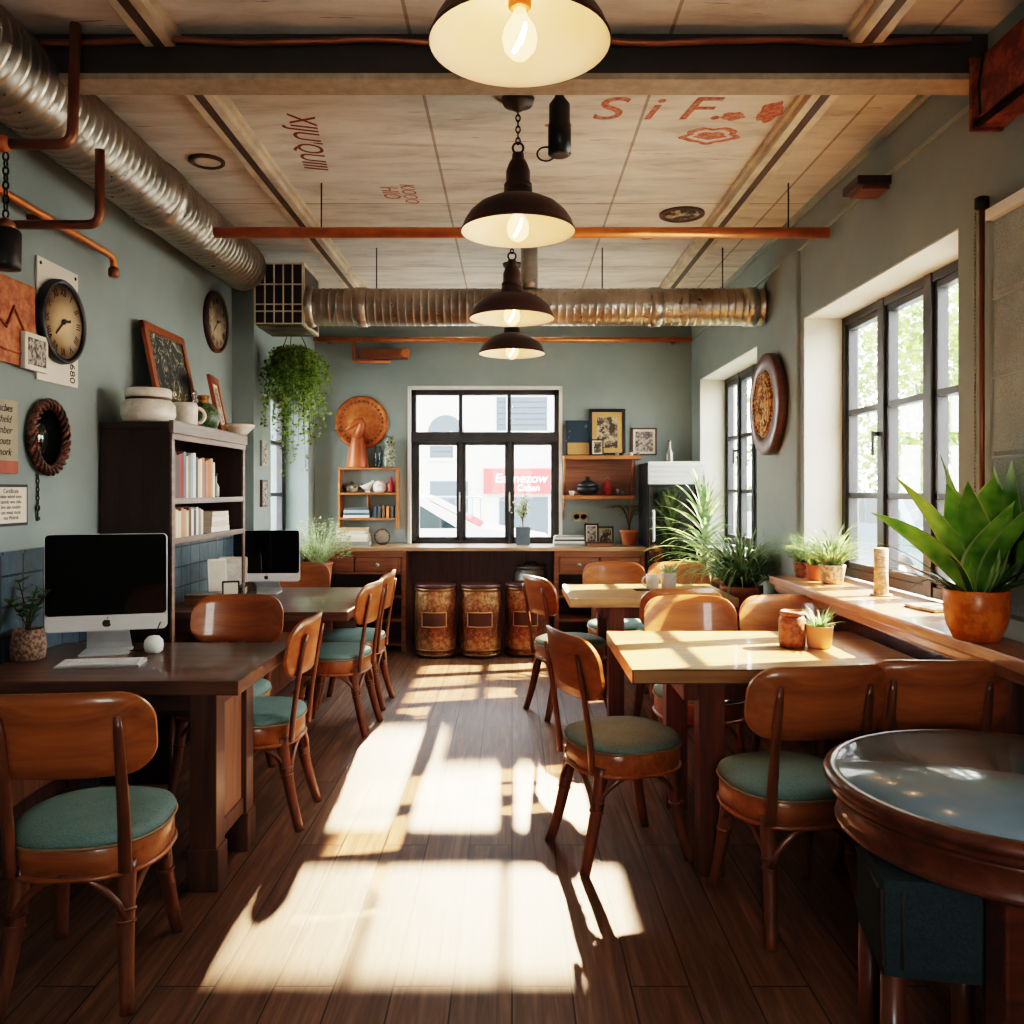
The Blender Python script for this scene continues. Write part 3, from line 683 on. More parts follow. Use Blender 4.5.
for x, y, z, lab in pend:
    make_pendant((x, y, z), lab, CH-z)
    ld = bpy.data.lights.new('pendant_light', 'POINT'); ld.energy = 1.3; ld.color = (1, .70, .50); ld.shadow_soft_size = .02
    lo = bpy.data.objects.new('pendant_light', ld); C.objects.link(lo); lo.location = (x, y, z+.015)
# ------------------------------------------------------------------ bentwood chair
def bez(p0, p1, p2, n=10):
    p0, p1, p2 = Vector(p0), Vector(p1), Vector(p2)
    return [(1-t)**2*p0+2*t*(1-t)*p1+t*t*p2 for t in [i/n for i in range(n+1)]]
def backrest_mb(W=.235, H=.115, zc=.755, th=.013):
    mb = MB(); bm = mb.bm; nx, nz = 26, 6; r = .085
    def pos(u, v, off):
        x = W*math.sin(u*PI/2)
        ax = abs(x); hh = H if ax < W-r else H-r+math.sqrt(max(0, r*r-(ax-(W-r))**2))
        hh = max(hh, H*.24)
        zz = v*hh + .012*(1-(x/W)**2)*(1 if v > 0 else .3)
        y = -.262 + 1.05*x*x - .16*(zz) + off
        return Vector((x, y, zc+zz))
    grids = []
    for off in (0, th):
        grids.append([[bm.verts.new(pos(-1+2*i/nx, -1+2*j/nz, off)) for j in range(nz+1)] for i in range(nx+1)])
    for k, g in enumerate(grids):
        for i in range(nx):
            for j in range(nz):
                f = bm.faces.new((g[i][j], g[i+1][j], g[i+1][j+1], g[i][j+1])); f.smooth = True
    a, b = grids
    loop = [(i, 0) for i in range(nx)]+[(nx, j) for j in range(nz)]+[(i, nz) for i in range(nx, 0, -1)]+[(0, j) for j in range(nz, 0, -1)]
    for (i, j), (k, l) in zip(loop, loop[1:]+loop[:1]):
        bm.faces.new((a[i][j], a[k][l], b[k][l], b[i][j]))
    return mb
def make_chair(lab, grp):
    t = thing('dining_chair', lab, 'chair', (0, 0, 0), 0, grp)
    n = 2.5
    cy = .005
    prof = [(.200, .437), (.213, .441), (.217, .452), (.211, .465), (.190, .475), (.15, .481), (.08, .484), (.01, .485)]
    s = MB(); s.rings([se_ring(r, n, 44, z, 0, cy) for r, z in prof]); s.build('seat', 'teal', t)
    p = MB(); p.tube(se_ring(.2165, n, 44, .440, 0, cy), .0045, 6, closed=True); p.build('piping', 'piping', t)
    a = MB()
    a.rings([se_ring(r, n, 44, z, 0, cy) for r, z in [(.19, .350), (.206, .352), (.211, .358), (.211, .43), (.207, .437), (.19, .438)]])
    a.tube(se_ring(.212, n, 44, .356, 0, cy), .008, 6, closed=True)
    a.build('seat_frame', 'chair_wood', t)
    for sx in (-1, 1):
        pts = bez((sx*.145, .135, .385), (sx*.155, .150, .2), (sx*.178, .205, 0), 12)
        rs = [.0275-.0085*(i/12) for i in range(13)]
        l = MB(); l.tube(pts, rs, 12); l.tube([pts[5], pts[5]+(pts[6]-pts[5])*.3], .028, 12); l.build('leg', 'chair_leg', t)
        pts = bez((sx*.140, -.150, .385), (sx*.142, -.175, .2), (sx*.168, -.235, 0), 12)
        l = MB(); l.tube(pts, rs, 12); l.tube([pts[4], pts[4]+(pts[5]-pts[4])*.25], .0285, 12); l.tube([pts[5], pts[5]+(pts[6]-pts[5])*.2], .0285, 12); l.build('leg', 'chair_leg', t)
        st = bez((sx*.150, -.196, .368), (sx*.152, -.205, .55), (sx*.150, -.262, .815), 12)
        l = MB(); l.tube(st, [.019, .019, .019, .0185, .018, .018, .017, .017, .016, .016, .015, .014, .010], 10, flat=(1.0, .62)); l.build('back_stile', 'chair_leg', t)
    for a0, b0, bow in (((-.160, .155, .235), (.160, .155, .235), (0, .03, 0)), ((-.152, -.19, .235), (.152, -.19, .235), (0, -.01, 0)),
                   ((.158, .155, .235), (.150, -.185, .235), (.03, 0, 0)), ((-.158, .155, .235), (-.150, -.185, .235), (-.03, 0, 0))):
        A, B, W = Vector(a0), Vector(b0), Vector(bow); pts = []
        for i in range(15):
            u = i/14; k = math.sin(PI*u)
            pts.append(A.lerp(B, u)*1 + Vector((0, 0, .130*k**.7)) + W*k)
        MB().tube(pts, .0105, 8).build('brace', 'chair_leg', t)
    backrest_mb().build('backrest', 'chair_wood', t)
    return t
GL, GR = 'bentwood chairs along the left desks', 'bentwood chairs around the light wood tables'
c0 = make_chair('bentwood chair with teal seat in the near left corner, back to the camera', GL)
c0.location = (-1.235, 2.52, 0); c0.rotation_euler = (0, 0, math.radians(6))
# (x, y, heading in degrees: 0 faces away from the camera, 90 faces left, -90 right), label, group
CH_ = [(-1.12, 3.71, 90, 'bentwood chair at the aisle end of the near desk, facing left', GL),
       (-1.40, 4.13, 180, 'bentwood chair behind the near desk facing the camera, only its curved back shows', GL),
       (-1.06, 5.08, 84, 'bentwood chair at the aisle end of the second desk, the nearer of two', GL),
       (-1.06, 5.66, 88, 'bentwood chair at the aisle end of the second desk, the farther of two', GL),
       (-1.58, 6.08, 180, 'bentwood chair behind the second desk, facing the camera beside the far monitor', GL),
       (.43, 3.36, -70, 'bentwood chair standing in the sunlit aisle at the left end of the near table', GR),
       (.93, 2.88, 9, 'bentwood chair in front of near table, back to camera, all legs in view', GR),
       (1.38, 2.96, -3, 'bentwood chair wedged between round black table and sill, back to the camera', GR),
       (.37, 5.45, -68, 'bentwood chair at the left end of the far table, near the barrels', GR),
       (.93, 4.93, 4, 'bentwood chair in front of the far table with its back to the camera', GR),
       (.90, 4.09, 180, 'bentwood chair behind the near table facing the camera, the one nearer the aisle', GR),
       (1.38, 4.10, 178, 'bentwood chair behind the near table facing the camera, behind the brown jar', GR),
       (.76, 6.12, 180, 'bentwood chair behind the far table facing the camera, left of the white pot', GR),
       (1.24, 6.12, 180, 'bentwood chair behind the far table facing the camera, right of the white pot', GR)]
for x, y, a, lab, g in CH_:
    dup(c0, (x, y, 0), math.radians(a), lab, g)

# ------------------------------------------------------------------ light wood tables
def make_table(name, lab, x0, x1, y0, y1, z, legx, grp):
    cx, cy = (x0+x1)/2, (y0+y1)/2
    t = thing(name, lab, 'table', (cx, cy, 0), 0, grp)
    w, d = (x1-x0)/2, (y1-y0)/2
    MB().box(-w, w, -d, d, z-.055, z, .006).build('tabletop', 'table_wood', t)
    for bx_ in ((-w+.2, w-.1, -d+.07, -d+.09), (-w+.2, w-.1, d-.09, d-.07), (-w+.2, -w+.22, -d+.09, d-.09), (w-.12, w-.1, -d+.09, d-.09)):
        MB().box(*bx_, z-.13, z-.05).build('apron', 'table_leg', t)
    for sx in (-1, 1):
        for sy in (-1, 1):
            lx = legx-cx if sx < 0 else w-.12
            MB().box(lx-.048, lx+.048, sy*(d-.085)-.048, sy*(d-.085)+.048, 0, z-.055, .006).build('leg', 'table_leg', t)
    return t
make_table('wooden_table', 'long light wood table nearest the camera beside the windows, brown jar on it', .435, 1.56, 3.08, 3.92, .77, .735, 'light wood dining tables')
make_table('wooden_table', 'light wood table farther back with a white pot and mug on it', .345, 1.36, 5.09, 5.88, .77, .63, 'light wood dining tables')
# round table
rt = thing('round_table', 'round dark table with glossy black top and moulded wooden edge, near right corner', 'table', (1.17, 1.955, 0), 0)
R = .425
MB().lathe([(R-.03, .738), (R-.028, .752), (.0, .753)], 72).build('tabletop', 'round_top', rt)
MB().lathe([(R-.05, .70), (R-.03, .702), (R-.01, .706), (R-.004, .716), (R-.008, .722), (R, .728), (R+.003, .738), (R-.001, .748), (R-.012, .754), (R-.026, .754), (R-.03, .745)], 72).build('edge_band', 'round_wood', rt)
MB().lathe([(R-.07, .625), (R-.03, .626), (R-.024, .632), (R-.03, .64), (R-.03, .69), (R-.022, .7), (R-.07, .703)], 72).build('apron', 'round_wood', rt)
for a in (237, 316, 128, 40):
    x, y = (R-.085)*math.cos(math.radians(a)), (R-.085)*math.sin(math.radians(a))
    MB().box(x-.036, x+.036, y-.036, y+.036, 0, .70, .008).build('leg', 'round_wood', rt)
us = thing('upholstered_stool', 'dark teal upholstered box stool with wooden legs tucked under the round table', 'stool', (.955, 1.85, 0), math.radians(-10))
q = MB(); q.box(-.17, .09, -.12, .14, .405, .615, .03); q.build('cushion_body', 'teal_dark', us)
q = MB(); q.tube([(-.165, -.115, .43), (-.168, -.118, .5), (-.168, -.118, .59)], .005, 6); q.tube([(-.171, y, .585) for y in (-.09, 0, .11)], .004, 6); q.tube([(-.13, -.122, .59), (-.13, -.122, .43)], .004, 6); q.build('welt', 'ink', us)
for x, y in ((-.14, -.09), (.06, -.09), (-.14, .11), (.06, .11)):
    MB().tube([(x, y, .41), (x*1.03, y*1.03, .0)], [.027, .022], 12).build('leg', 'table_leg', us)
rs = thing('round_stool', 'low round bentwood stool with teal seat half hidden under the round table', 'stool', (1.36, 2.05, 0), 0)
MB().lathe([(.18, .42), (.195, .425), (.197, .437), (.185, .45), (.14, .458), (.0, .462)], 40).build('seat', 'teal', rs)
MB().lathe([(.17, .355), (.192, .358), (.197, .365), (.197, .415), (.18, .42)], 40).build('seat_frame', 'chair_wood', rs)
for a in (225, 315, 45, 135):
    c, s = math.cos(math.radians(a)), math.sin(math.radians(a))
    MB().tube(bez((.14*c, .14*s, .36), (.15*c, .15*s, .2), (.2*c, .2*s, 0), 8), [.021-.0008*i for i in range(9)], 10).build('leg', 'chair_leg', rs)

# ------------------------------------------------------------------ left desks
def desk(name, lab, x0, x1, y0, y1, z, th, endx, short):
    t = thing(name, lab, 'desk', ((x0+x1)/2, (y0+y1)/2, 0), 0, 'dark wood desks along the left wall')
    w, d = (x1-x0)/2, (y1-y0)/2
    MB().box(-w, w, -d, d, z-th, z, .006).build('desktop', 'desk_wood', t)
    MB().box(-w+.06, w-.16, d-.1, d-.08, .45, z-th).build('modesty_panel', 'desk_wood', t); MB().box(-w+.02, w-.1, -d+.06, -d+.075, z-th-.07, z-th).build('apron', 'desk_wood', t)
    for sx in (-1, 1):
        if sx < 0: xx = -w+.03
        else: xx = endx-(x0+x1)/2
        for sy in (-1, 1):
            yy = sy*(d-.07) if sy < 0 or sx < 0 or not short else -d+.41
            l = MB(); l.box(xx-.05 if sx > 0 else xx, xx+.045, yy-.045, yy+.045, .13, z-th, .004)
            l.box((xx-.058 if sx > 0 else xx), xx+.053, yy-.053, yy+.053, .0, .15, .008); l.build('leg', 'desk_leg', t)
        MB().box(xx-.01, xx+.025, -d+.1, -d+.38 if short and sx > 0 else d-.1, .17, z-th, .004).build('end_panel', 'desk_panel', t)
        for z0_, z1_ in ((.15, .21), (z-th-.06, z-th)): MB().box(xx+.02, xx+.034, -d+.1, -d+.38 if short and sx > 0 else d-.1, z0_, z1_).build('panel_rail', 'desk_leg', t)
    return t
desk('writing_desk', 'dark wood desk nearest the camera on the left with keyboard and monitor on it', XL+.03, -.96, 2.98, 3.74, .75, .052, -1.09, True)
desk('writing_desk', 'dark wood desk farther back on the left, against the bookcase', XL+.03, -.9, 4.66, 5.86, .75, .05, -1.42, False)

# ------------------------------------------------------------------ bookcase
bk = thing('bookcase', 'tall dark brown bookcase against the left wall with books on two shelves', 'bookcase', (XL+.016, 4.1, 0), 0)
BX = .345; BL = 1.12
def part(name, mat, par, *boxes, bev=.004):
    q = MB()
    for b in boxes: q.box(*b, bev)
    return q.build(name, mat, par)
part('side_panel', 'dark_wood', bk, (0, BX-.012, 0, .03, 0, 1.715))
part('side_panel', 'dark_wood', bk, (0, BX-.012, BL-.03, BL, 1.157, 1.715))
part('top_panel', 'dark_wood', bk, (-.0, BX+.0, -.012, BL+.012, 1.715, 1.75))
part('cornice', 'shelf_edge', bk, (BX-.012, BX+.012, -.014, BL+.014, 1.695, 1.757), (BX-.012, BX+.004, -.005, BL+.005, 1.665, 1.695), bev=.006)
part('stile', 'shelf_edge', bk, (BX-.012, BX, -.002, .034, 0, 1.67)); part('stile', 'shelf_edge', bk, (BX-.012, BX, BL-.034, BL+.002, .752, 1.67))
for z in (1.378, 1.183):
    s = part('shelf', 'dark_wood', bk, (0, BX-.012, .03, BL-.03, z-.026, z)); part('shelf_lip', 'shelf_edge', s, (BX-.014, BX-.002, .03, BL-.03, z-.028, z+.002))
part('back_panel', 'dark_wood', bk, (.0, .008, .03, BL-.03, 1.17, 1.715))
bx0 = XL+.016
def book(loc, th, dep, hgt, colr, lab, grp, rz=0, tilt=0, name='book', flat=False):
    """spine faces local -y; thickness x, height z"""
    t = thing(name, lab, 'book', loc, rz, grp, rot=(0, tilt, rz))
    if flat:  # lying: th is height
        w, d = hgt, dep
        q = MB(); q.box(-w/2, w/2, 0, d, 0, .0025, .0006); q.box(-w/2, w/2, 0, d, th-.0025, th, .0006); q.box(-w/2, w/2, 0, .003, 0, th, .001); q.build('cover', colr, t)
        MB().box(-w/2+.004, w/2-.004, .003, d-.005, .0025, th-.0025, 0).build('page_block', 'paper', t)
    else:
        q = MB(); q.box(0, .002, 0, dep, 0, hgt, .0006); q.box(th-.002, th, 0, dep, 0, hgt, .0006); q.box(0, th, -.002, .002, 0, hgt, .001); q.build('cover', colr, t)
        MB().box(.002, th-.002, .002, dep-.006, .004, hgt-.004, 0).build('page_block', 'paper', t)
    return t
bc = {n: plain('book_'+n.replace(' ', '_'), c, .6, 0, .12) for n, c in {
    'red': rgb(170, 44, 38), 'deep red': rgb(140, 36, 36), 'cream': rgb(216, 202, 176), 'white': rgb(232, 228, 218), 'teal': rgb(88, 128, 132), 'grey': rgb(132, 136, 134), 'orange': rgb(204, 120, 66),
    'tan': rgb(186, 150, 110), 'slate': rgb(66, 76, 84), 'pale blue': rgb(150, 176, 184), 'brown': rgb(104, 72, 52), 'rose': rgb(196, 134, 116)}.items()}
y = 4.16
seq = ['brown', 'slate', 'red', 'deep red', 'teal', 'cream', 'grey', 'pale blue', 'white', 'slate', 'cream', 'white', 'orange', 'teal', 'rose', 'orange', 'tan', 'white']
nth = {}
ORD = ['first', 'second', 'third', 'fourth', 'fifth']
for i, cn in enumerate(seq):
    th = (.036, .03, .03, .026, .032, .024, .034, .03)[i % 8]; hh = .235-.02*((i*7) % 4)/3-.02*(i > 9)
    nth[cn] = nth.get(cn, 0)+1
    tot = seq.count(cn)
    o = '' if tot == 1 else ORD[nth[cn]-1]+' '
    book((bx0+BX-.018, y, 1.378), th, .19, hh, bc[cn], '%s%s spined book on the top bookcase shelf%s' % (o, cn, '' if tot == 1 else ', counted from the camera end'), 'books on the top bookcase shelf', PI/2)
    y += th+.0015
y = 4.15
seq2 = ['tan', 'cream', 'cream', 'rose', 'tan', 'cream', 'brown', 'white', 'slate', 'white', 'grey', 'cream']
nth = {}
for i, cn in enumerate(seq2):
    th = (.034, .028, .036, .03)[i % 4]; hh = .148-.008*(i % 3); nth[cn] = nth.get(cn, 0)+1; tot = seq2.count(cn)
    o = '' if tot == 1 else ORD[nth[cn]-1]+' '
    book((bx0+BX-.018, y, 1.183), th, .18, hh, bc[cn], '%s%s spined book on the lower bookcase shelf%s' % (o, cn, '' if tot == 1 else ', counted from the camera end'), 'books on the lower bookcase shelf', PI/2)
    y += th+.002
z = 1.183
for i, (cn, th) in enumerate((('white', .03), ('cream', .028), ('white', .03), ('cream', .026))):
    book((bx0+BX-.03, 4.87, z), th, .2, .30-.012*i, bc[cn], '%s flat book, %s of its stack on the lower bookcase shelf' % ('pale', ('bottom', 'second from bottom', 'third from bottom', 'top')[i]), 'flat stack on the lower bookcase shelf', PI/2, flat=True); z += th+.0005
fg = thing('shelf_figurine', 'tiny dark bottle at the far end of the top bookcase shelf', 'bottle', (bx0+.24, 5.0, 1.378), 0)
MB().lathe([(.018, 0), (.022, .01), (.022, .06), (.008, .085), (.008, .12), (.011, .125)], 16).build('bottle_body', 'tin', fg); MB().lathe([(.012, .122), (.012, .14)], 12).build('stopper', 'brown_rim', fg)

# things on top of the bookcase
TZ = 1.752
j = thing('lidded_jar', 'wide cream stoneware jar with brown banded lid on top of the bookcase', 'jar', (-1.80, 4.21, TZ), 0)
MB().lathe([(.10, 0), (.118, .008), (.128, .04), (.126, .085), (.108, .108), (.102, .112)], 40).build('jar_body', 'ceramic', j)
MB().lathe([(.103, .11), (.106, .114), (.106, .12), (.103, .124)], 40).build('glaze_band', 'ceramic_dark', j)
MB().lathe([(.104, .122), (.108, .126), (.108, .158), (.1, .168), (.0, .172)], 40).build('lid', 'ceramic', j)
mj = thing('glass_jar_mug', 'cream pitcher mug with handle and clear rim, beside the wide jar on the bookcase', 'mug', (-1.715, 4.46, TZ), 0)
MB().lathe([(.05, 0), (.062, .006), (.064, .1), (.06, .118), (.056, .125)], 32).build('mug_body', 'ceramic', mj)
MB().lathe([(.056, .125), (.06, .135), (.06, .175), (.057, .19), (.052, .19), (.055, .17), (.055, .13)], 32, cap0=False, cap1=False).build('glass_rim', 'bulb_glass', mj)
MB().tube([(.06+.0+.038*math.sin(t), .0, .06-.04*math.cos(t)) for t in [PI*i/12 for i in range(13)]], .009, 10).build('handle', 'ceramic', mj).rotation_euler = (0, 0, .5)
gv = thing('green_vase', 'round green textured vase with a brown neck on top of the bookcase', 'vase', (-1.72, 4.74, TZ), 0)
MB().lathe([(.05, 0), (.075, .02), (.088, .06), (.082, .105), (.055, .14), (.03, .155)], 36).build('vase_body', 'green_glaze', gv)
MB().lathe([(.03, .152), (.026, .165), (.036, .185), (.03, .195), (.02, .19)], 24).build('neck', 'gold_weave', gv)
def leaning_frame(name, lab, cat, loc, w, h, fw, lean, rz, fmat, amat, mat_border=None, th=.022):
    t = thing(name, lab, cat, loc, 0, None, rot=Euler((-lean, 0, rz)))
    q = MB()
    q.box(-w/2, w/2, -th, 0, 0, fw, .003); q.box(-w/2, w/2, -th, 0, h-fw, h, .003); q.box(-w/2, -w/2+fw, -th, 0, 0, h, .003); q.box(w/2-fw, w/2, -th, 0, 0, h, .003)
    q.build('frame', fmat, t)
    if mat_border:
        mm, bw = mat_border
        MB().box(-w/2+fw*.8, w/2-fw*.8, -th*.55, -.002, fw*.8, h-fw*.8, 0).build('mat_board', mm, t)
        MB().box(-w/2+fw+bw, w/2-fw-bw, -th*.62, -.004, fw+bw, h-fw-bw, 0).build('picture', amat, t)
    else: MB().box(-w/2+fw*.8, w/2-fw*.8, -th*.55, -.002, fw*.8, h-fw*.8, 0).build('picture', amat, t)
    return t
leaning_frame('picture_frame', 'large orange wooden frame with a chalk plant drawing leaning on the bookcase', 'picture', (-1.845, 4.74, TZ), .56, .57, .045, .2, PI/2, 'orange_wood', 'chalk')
leaning_frame('picture_frame', 'small orange wooden frame with a pale picture at the far end of the bookcase top', 'picture', (-1.71, 5.02, TZ), .26, .34, .045, .2, PI/2+.15, 'orange_wood', 'grey_art', ('paper', .02))
bw = thing('bowl', 'shallow cream bowl on the far front corner of the bookcase top', 'bowl', (-1.645, 5.13, TZ), 0)
MB().lathe([(.04, 0), (.046, .004), (.085, .045), (.092, .06), (.087, .06), (.078, .045), (.035, .012), (.0, .01)], 36, cap1=False).build('bowl_body', 'ceramic', bw)
MB().lathe([(.087, .0595), (.09, .064), (.093, .06)], 36, cap0=False, cap1=False).build('rim', 'terra_pink', bw)

# ------------------------------------------------------------------ monitors and desk things
def monitor(lab, loc, rz, W, H, grp='silver desktop computers'):
    t = thing('desktop_computer', lab, 'computer', loc, rz, grp)
    ch = H*.17; zb = H*.22; th = .016
    D = lambda q: q
    q = MB(); q.prism(rrect(W, H, .02), 0, th, TR(0, 0, zb+H/2) @ RX(PI/2)); q.build('casing', 'silver', t)
    q = MB(); q.prism([(x, y) for x, y in rrect(W-.006, H-ch, .016)], th, th+.0015, TR(0, 0, zb+ch+(H-ch)/2-.002) @ RX(PI/2)); q.build('screen', 'screen', t)
    q = MB(); q.prism(rrect(W-.006, ch-.006, .012), th, th+.002, TR(0, 0, zb+ch/2) @ RX(PI/2)); cn = q.build('chin', 'white_plastic', t)
    # emblem: bitten apple with leaf
    s = ch*.36; ap = []
    for i in range(48):
        a = 2*PI*i/48; r = s*(.62-.10*math.cos(2*a)*0 + .06*abs(math.cos(a)) - .10*max(0, math.sin(a))**14 - .07*max(0, -math.sin(a))**16)
        x, y = r*math.cos(a), r*math.sin(a)*1.05
        dx, dy = x-s*.82, y-s*.12
        dd = math.hypot(dx, dy)
        if dd < s*.34: x, y = s*.82+dx/dd*s*.34, s*.12+dy/dd*s*.34
        ap.append((x, y))
    q = MB(); q.face([TR(0, -th-.0028, zb+ch/2-s*.1) @ RX(PI/2) @ Vector((x, y, 0)) for x, y in ap])
    q.face([TR(0, -th-.0028, zb+ch/2-s*.1) @ RX(PI/2) @ Vector((s*x, s*y, 0)) for x, y in ((.0, .72), (.02, .88), (.12, 1.02), (.26, 1.08), (.24, .92), (.14, .78))])
    q.build('emblem', 'ink', t)
    w = W*.19
    q = MB()
    q.rings([[Vector((sx*w*k, y+dy, z)) for sx, dy in ((-1, 0), (1, 0), (1, .008), (-1, .008))] for k, y, z in ((.92, .0, zb+.05), (.92, .015, zb-.01), (.97, .04, .03), (1.0, .045, .008), (1.0, .04, .0))], smooth=False)
    q.box(-w*1.05, w*1.05, -.10, .055, 0, .007, .002)
    q.build('stand', 'silver', t)
    return t
monitor('silver desktop computer with black screen on the near left desk', (-1.68, 3.53, .75), math.radians(16), .465, .40)
monitor('silver desktop computer with black screen on the second left desk', (-1.60, 5.55, .75), math.radians(2), .43, .335)
kb = thing('keyboard', 'slim white keyboard on the near left desk', 'keyboard', (-1.575, 3.26, .75), math.radians(8))
MB().rings([[Vector((sx*.152, y, z)) for sx, y, z in ((-1, -.055, 0), (1, -.055, 0), (1, .055, 0), (-1, .055, 0))], [Vector((sx*.152, y, z)) for sx, y, z in ((-1, -.055, .006), (1, -.055, .006), (1, .055, .014), (-1, .055, .014))]], smooth=False).build('keyboard_base', 'silver', kb)
q = MB()
for r in range(5):
    for c in range(14):
        x = -.142+c*.0206; yy = -.047+r*.0195
        if r == 0 and 4 <= c <= 8:
            if c == 4: q.box(x, x+.0206*5-.003, yy, yy+.0165, .008+.0009*r, .0115+.0014*r, .0008)
            continue
        q.box(x, x+.0176, yy, yy+.0165, .007+.0014*r, .0105+.0014*r, .0008)
tag(q.build('key_rows', 'key_grey', kb))
ms = thing('white_ball_device', 'small round white ball on the near desk beside the monitor, thin wire standing up', 'gadget', (-1.475, 3.50, .75), 0)
MB().lathe([(.022, 0), (.034, .008), (.039, .03), (.036, .052), (.022, .068), (.0, .073)], 28).build('ball', 'white_plastic', ms)
MB().tube([(-.03, .0, .02), (-.06, .0, .01), (-.12, .02, .005)], .0025, 6).build('wire', 'chain', ms)
MB().tube([(.005, .01, .07), (.012, .012, .10), (.022, .014, .125)], .0025, 6).build('antenna', 'chain', ms)
# plant on near desk
def pot_lathe(prof, name, mat, par, seg=32): return MB().lathe(prof, seg, cap1=False).build(name, mat, par)
pp = thing('potted_seedling', 'small leafy plant in a pebbled brown pot at the wall end of the near desk', 'plant', (-1.912, 3.36, .75), 0)
pot_lathe([(.05, 0), (.062, .006), (.066, .05), (.06, .11), (.056, .122), (.050, .122), (.048, .11)], 'pot', 'pot_weave', pp)
MB().lathe([(.05, .108), (.0, .114)], 24).build('soil', 'soil', pp)
q = MB(); lf = MB()
for k in range(5):
    a = [2.6, .6, 4.0, 1.6, 5.4][k]; L = (.19, .15, .12, .17, .10)[k]
    sp = [Vector((.006*math.cos(a), .006*math.sin(a), .11)) + Vector((.06*math.cos(a)*t*t, .06*math.sin(a)*t*t, L*t)) for t in [i/6 for i in range(7)]]
    q.tube(sp, .003, 6)
    for i in range(2, 7):
        for sgn in (-1, 1):
            lf.blade(sp[i], a+sgn*1.3+i*.6, .5, .05, .026, .7, 4, .15)
q.build('stem', 'bark', pp); lf.build('foliage', 'leaf', pp)
# second desk clutter
def boxy(name, lab, cat, loc, w, d, h, mat, rz=0, rot=None, grp=None, lid=None):
    t = thing(name, lab, cat, loc, rz, grp, rot=rot)
    MB().box(-w/2, w/2, -d/2, d/2, 0, h, .004).build('box_body', mat, t)
    MB().box(-w/2-.002, w/2+.002, -d/2-.002, d/2+.002, h*.72, h*.76 if lid is None else h+.003, .001).build('lid', lid or 'ink', t)
    return t
boxy('wooden_box', 'low brown box on the second desk beside the tiled wall', 'box', (-1.815, 5.0, .75), .16, .2, .06, 'counter_wood', .1, lid='desk_wood')
def slab(name, lab, cat, loc, w, h, th, lean, rz, fmat, pmat):
    t = thing(name, lab, cat, loc, 0, None, rot=Euler((-lean, 0, rz)))
    MB().prism(rrect(w, h, .008), 0, th, TR(0, 0, h/2) @ RX(PI/2)).build('body', fmat, t)
    MB().prism(rrect(w-.02, h-.03, .004), th, th+.001, TR(0, 0, h/2+.003) @ RX(PI/2)).build('face', pmat, t)
    return t
slab('tablet', 'small dark framed tablet with a pale screen leaning on the second desk', 'tablet', (-1.66, 5.02, .75), .10, .135, .01, .35, .35, 'black', 'paper')
slab('paper_card', 'tall white card leaning behind the tablet on the second desk', 'card', (-1.76, 5.10, .75), .11, .26, .006, .25, .5, 'white_plastic', 'paper')
slab('magazine', 'pale magazine standing against the bookcase end on the second desk', 'magazine', (-1.75, 5.33, .75), .17, .25, .012, .12, .2, 'paper', 'ceramic')
boxy('orange_box', 'small orange box behind the second monitor stand', 'box', (-1.72, 5.68, .75), .09, .06, .065, 'orange_wood', .1, lid='terra_pink')
boxy('dark_tin', 'small dark tin beside the orange box on the second desk', 'box', (-1.61, 5.72, .75), .06, .06, .06, 'art_sepia', 0, lid='brown_rim')
hp = thing('wire_bundle', 'tangled bundle of dark wires beside the second monitor', 'cable', (-1.64, 5.25, .75), 0)
q = MB()
for k in range(5):
    q.tube([(.05*math.cos(t*1.0+k)*(1-.1*k), .05*math.sin(t*1.3+k), .05+.045*math.sin(t+k*1.2)) for t in [2*PI*i/24 for i in range(24)]], .004, 6, closed=True)
q.build('cable', 'chain', hp); MB().lathe([(.03, 0), (.03, .008), (.01, .012)], 16).build('plug', 'white_plastic', hp)
# ------------------------------------------------------------------ back counter
YC = 7.45
ct = thing('wall_counter', 'long brown counter under the back window with drawers at both ends', 'counter', (0, YC, 0), 0)
D = YB-YC
CX0, CX1 = -1.83, 1.17
part('worktop', 'counter_top', ct, (CX0-.01, CX1+.01, -.02, D, .885, .92), bev=.006)
part('plank_back', 'wainscot', ct, (-.93, .37, D-.05, D-.02, 0, .885))
for a, b in ((CX0, -.93), (.37, CX1)):
    part('side_panel', 'counter_wood', ct, (a, a+.04, 0, D, 0, .885)); part('side_panel', 'counter_wood', ct, (b-.04, b, 0, D, 0, .885))
    part('cabinet_back', 'dark_wood', ct, (a+.04, b-.04, D-.05, D-.03, 0, .7))
    part('face_rail', 'counter_wood', ct, (a, b, -.008, .015, .83, .885), (a+.04, b-.04, -.005, .015, .68, .70))
    for z in (.06, .27, .48): part('shelf', 'counter_wood', ct, (a+.04, b-.04, .02, D-.05, z-.012, z+.012))
    mid = (a+b)/2
    for c0_, c1_ in ((a+.045, mid-.006), (mid+.006, b-.045)):
        dr = part('drawer', 'counter_wood', ct, (c0_, c1_, -.010, .3, .705, .825), (c0_+.025, c1_-.025, -.016, -.008, .725, .805))
        MB().lathe([(.006, 0), (.007, .012), (.016, .018), (.016, .024), (.0, .028)], 20, TR((c0_+c1_)/2, -.015, .765) @ RX(PI/2)).build('knob', 'tin', dr)
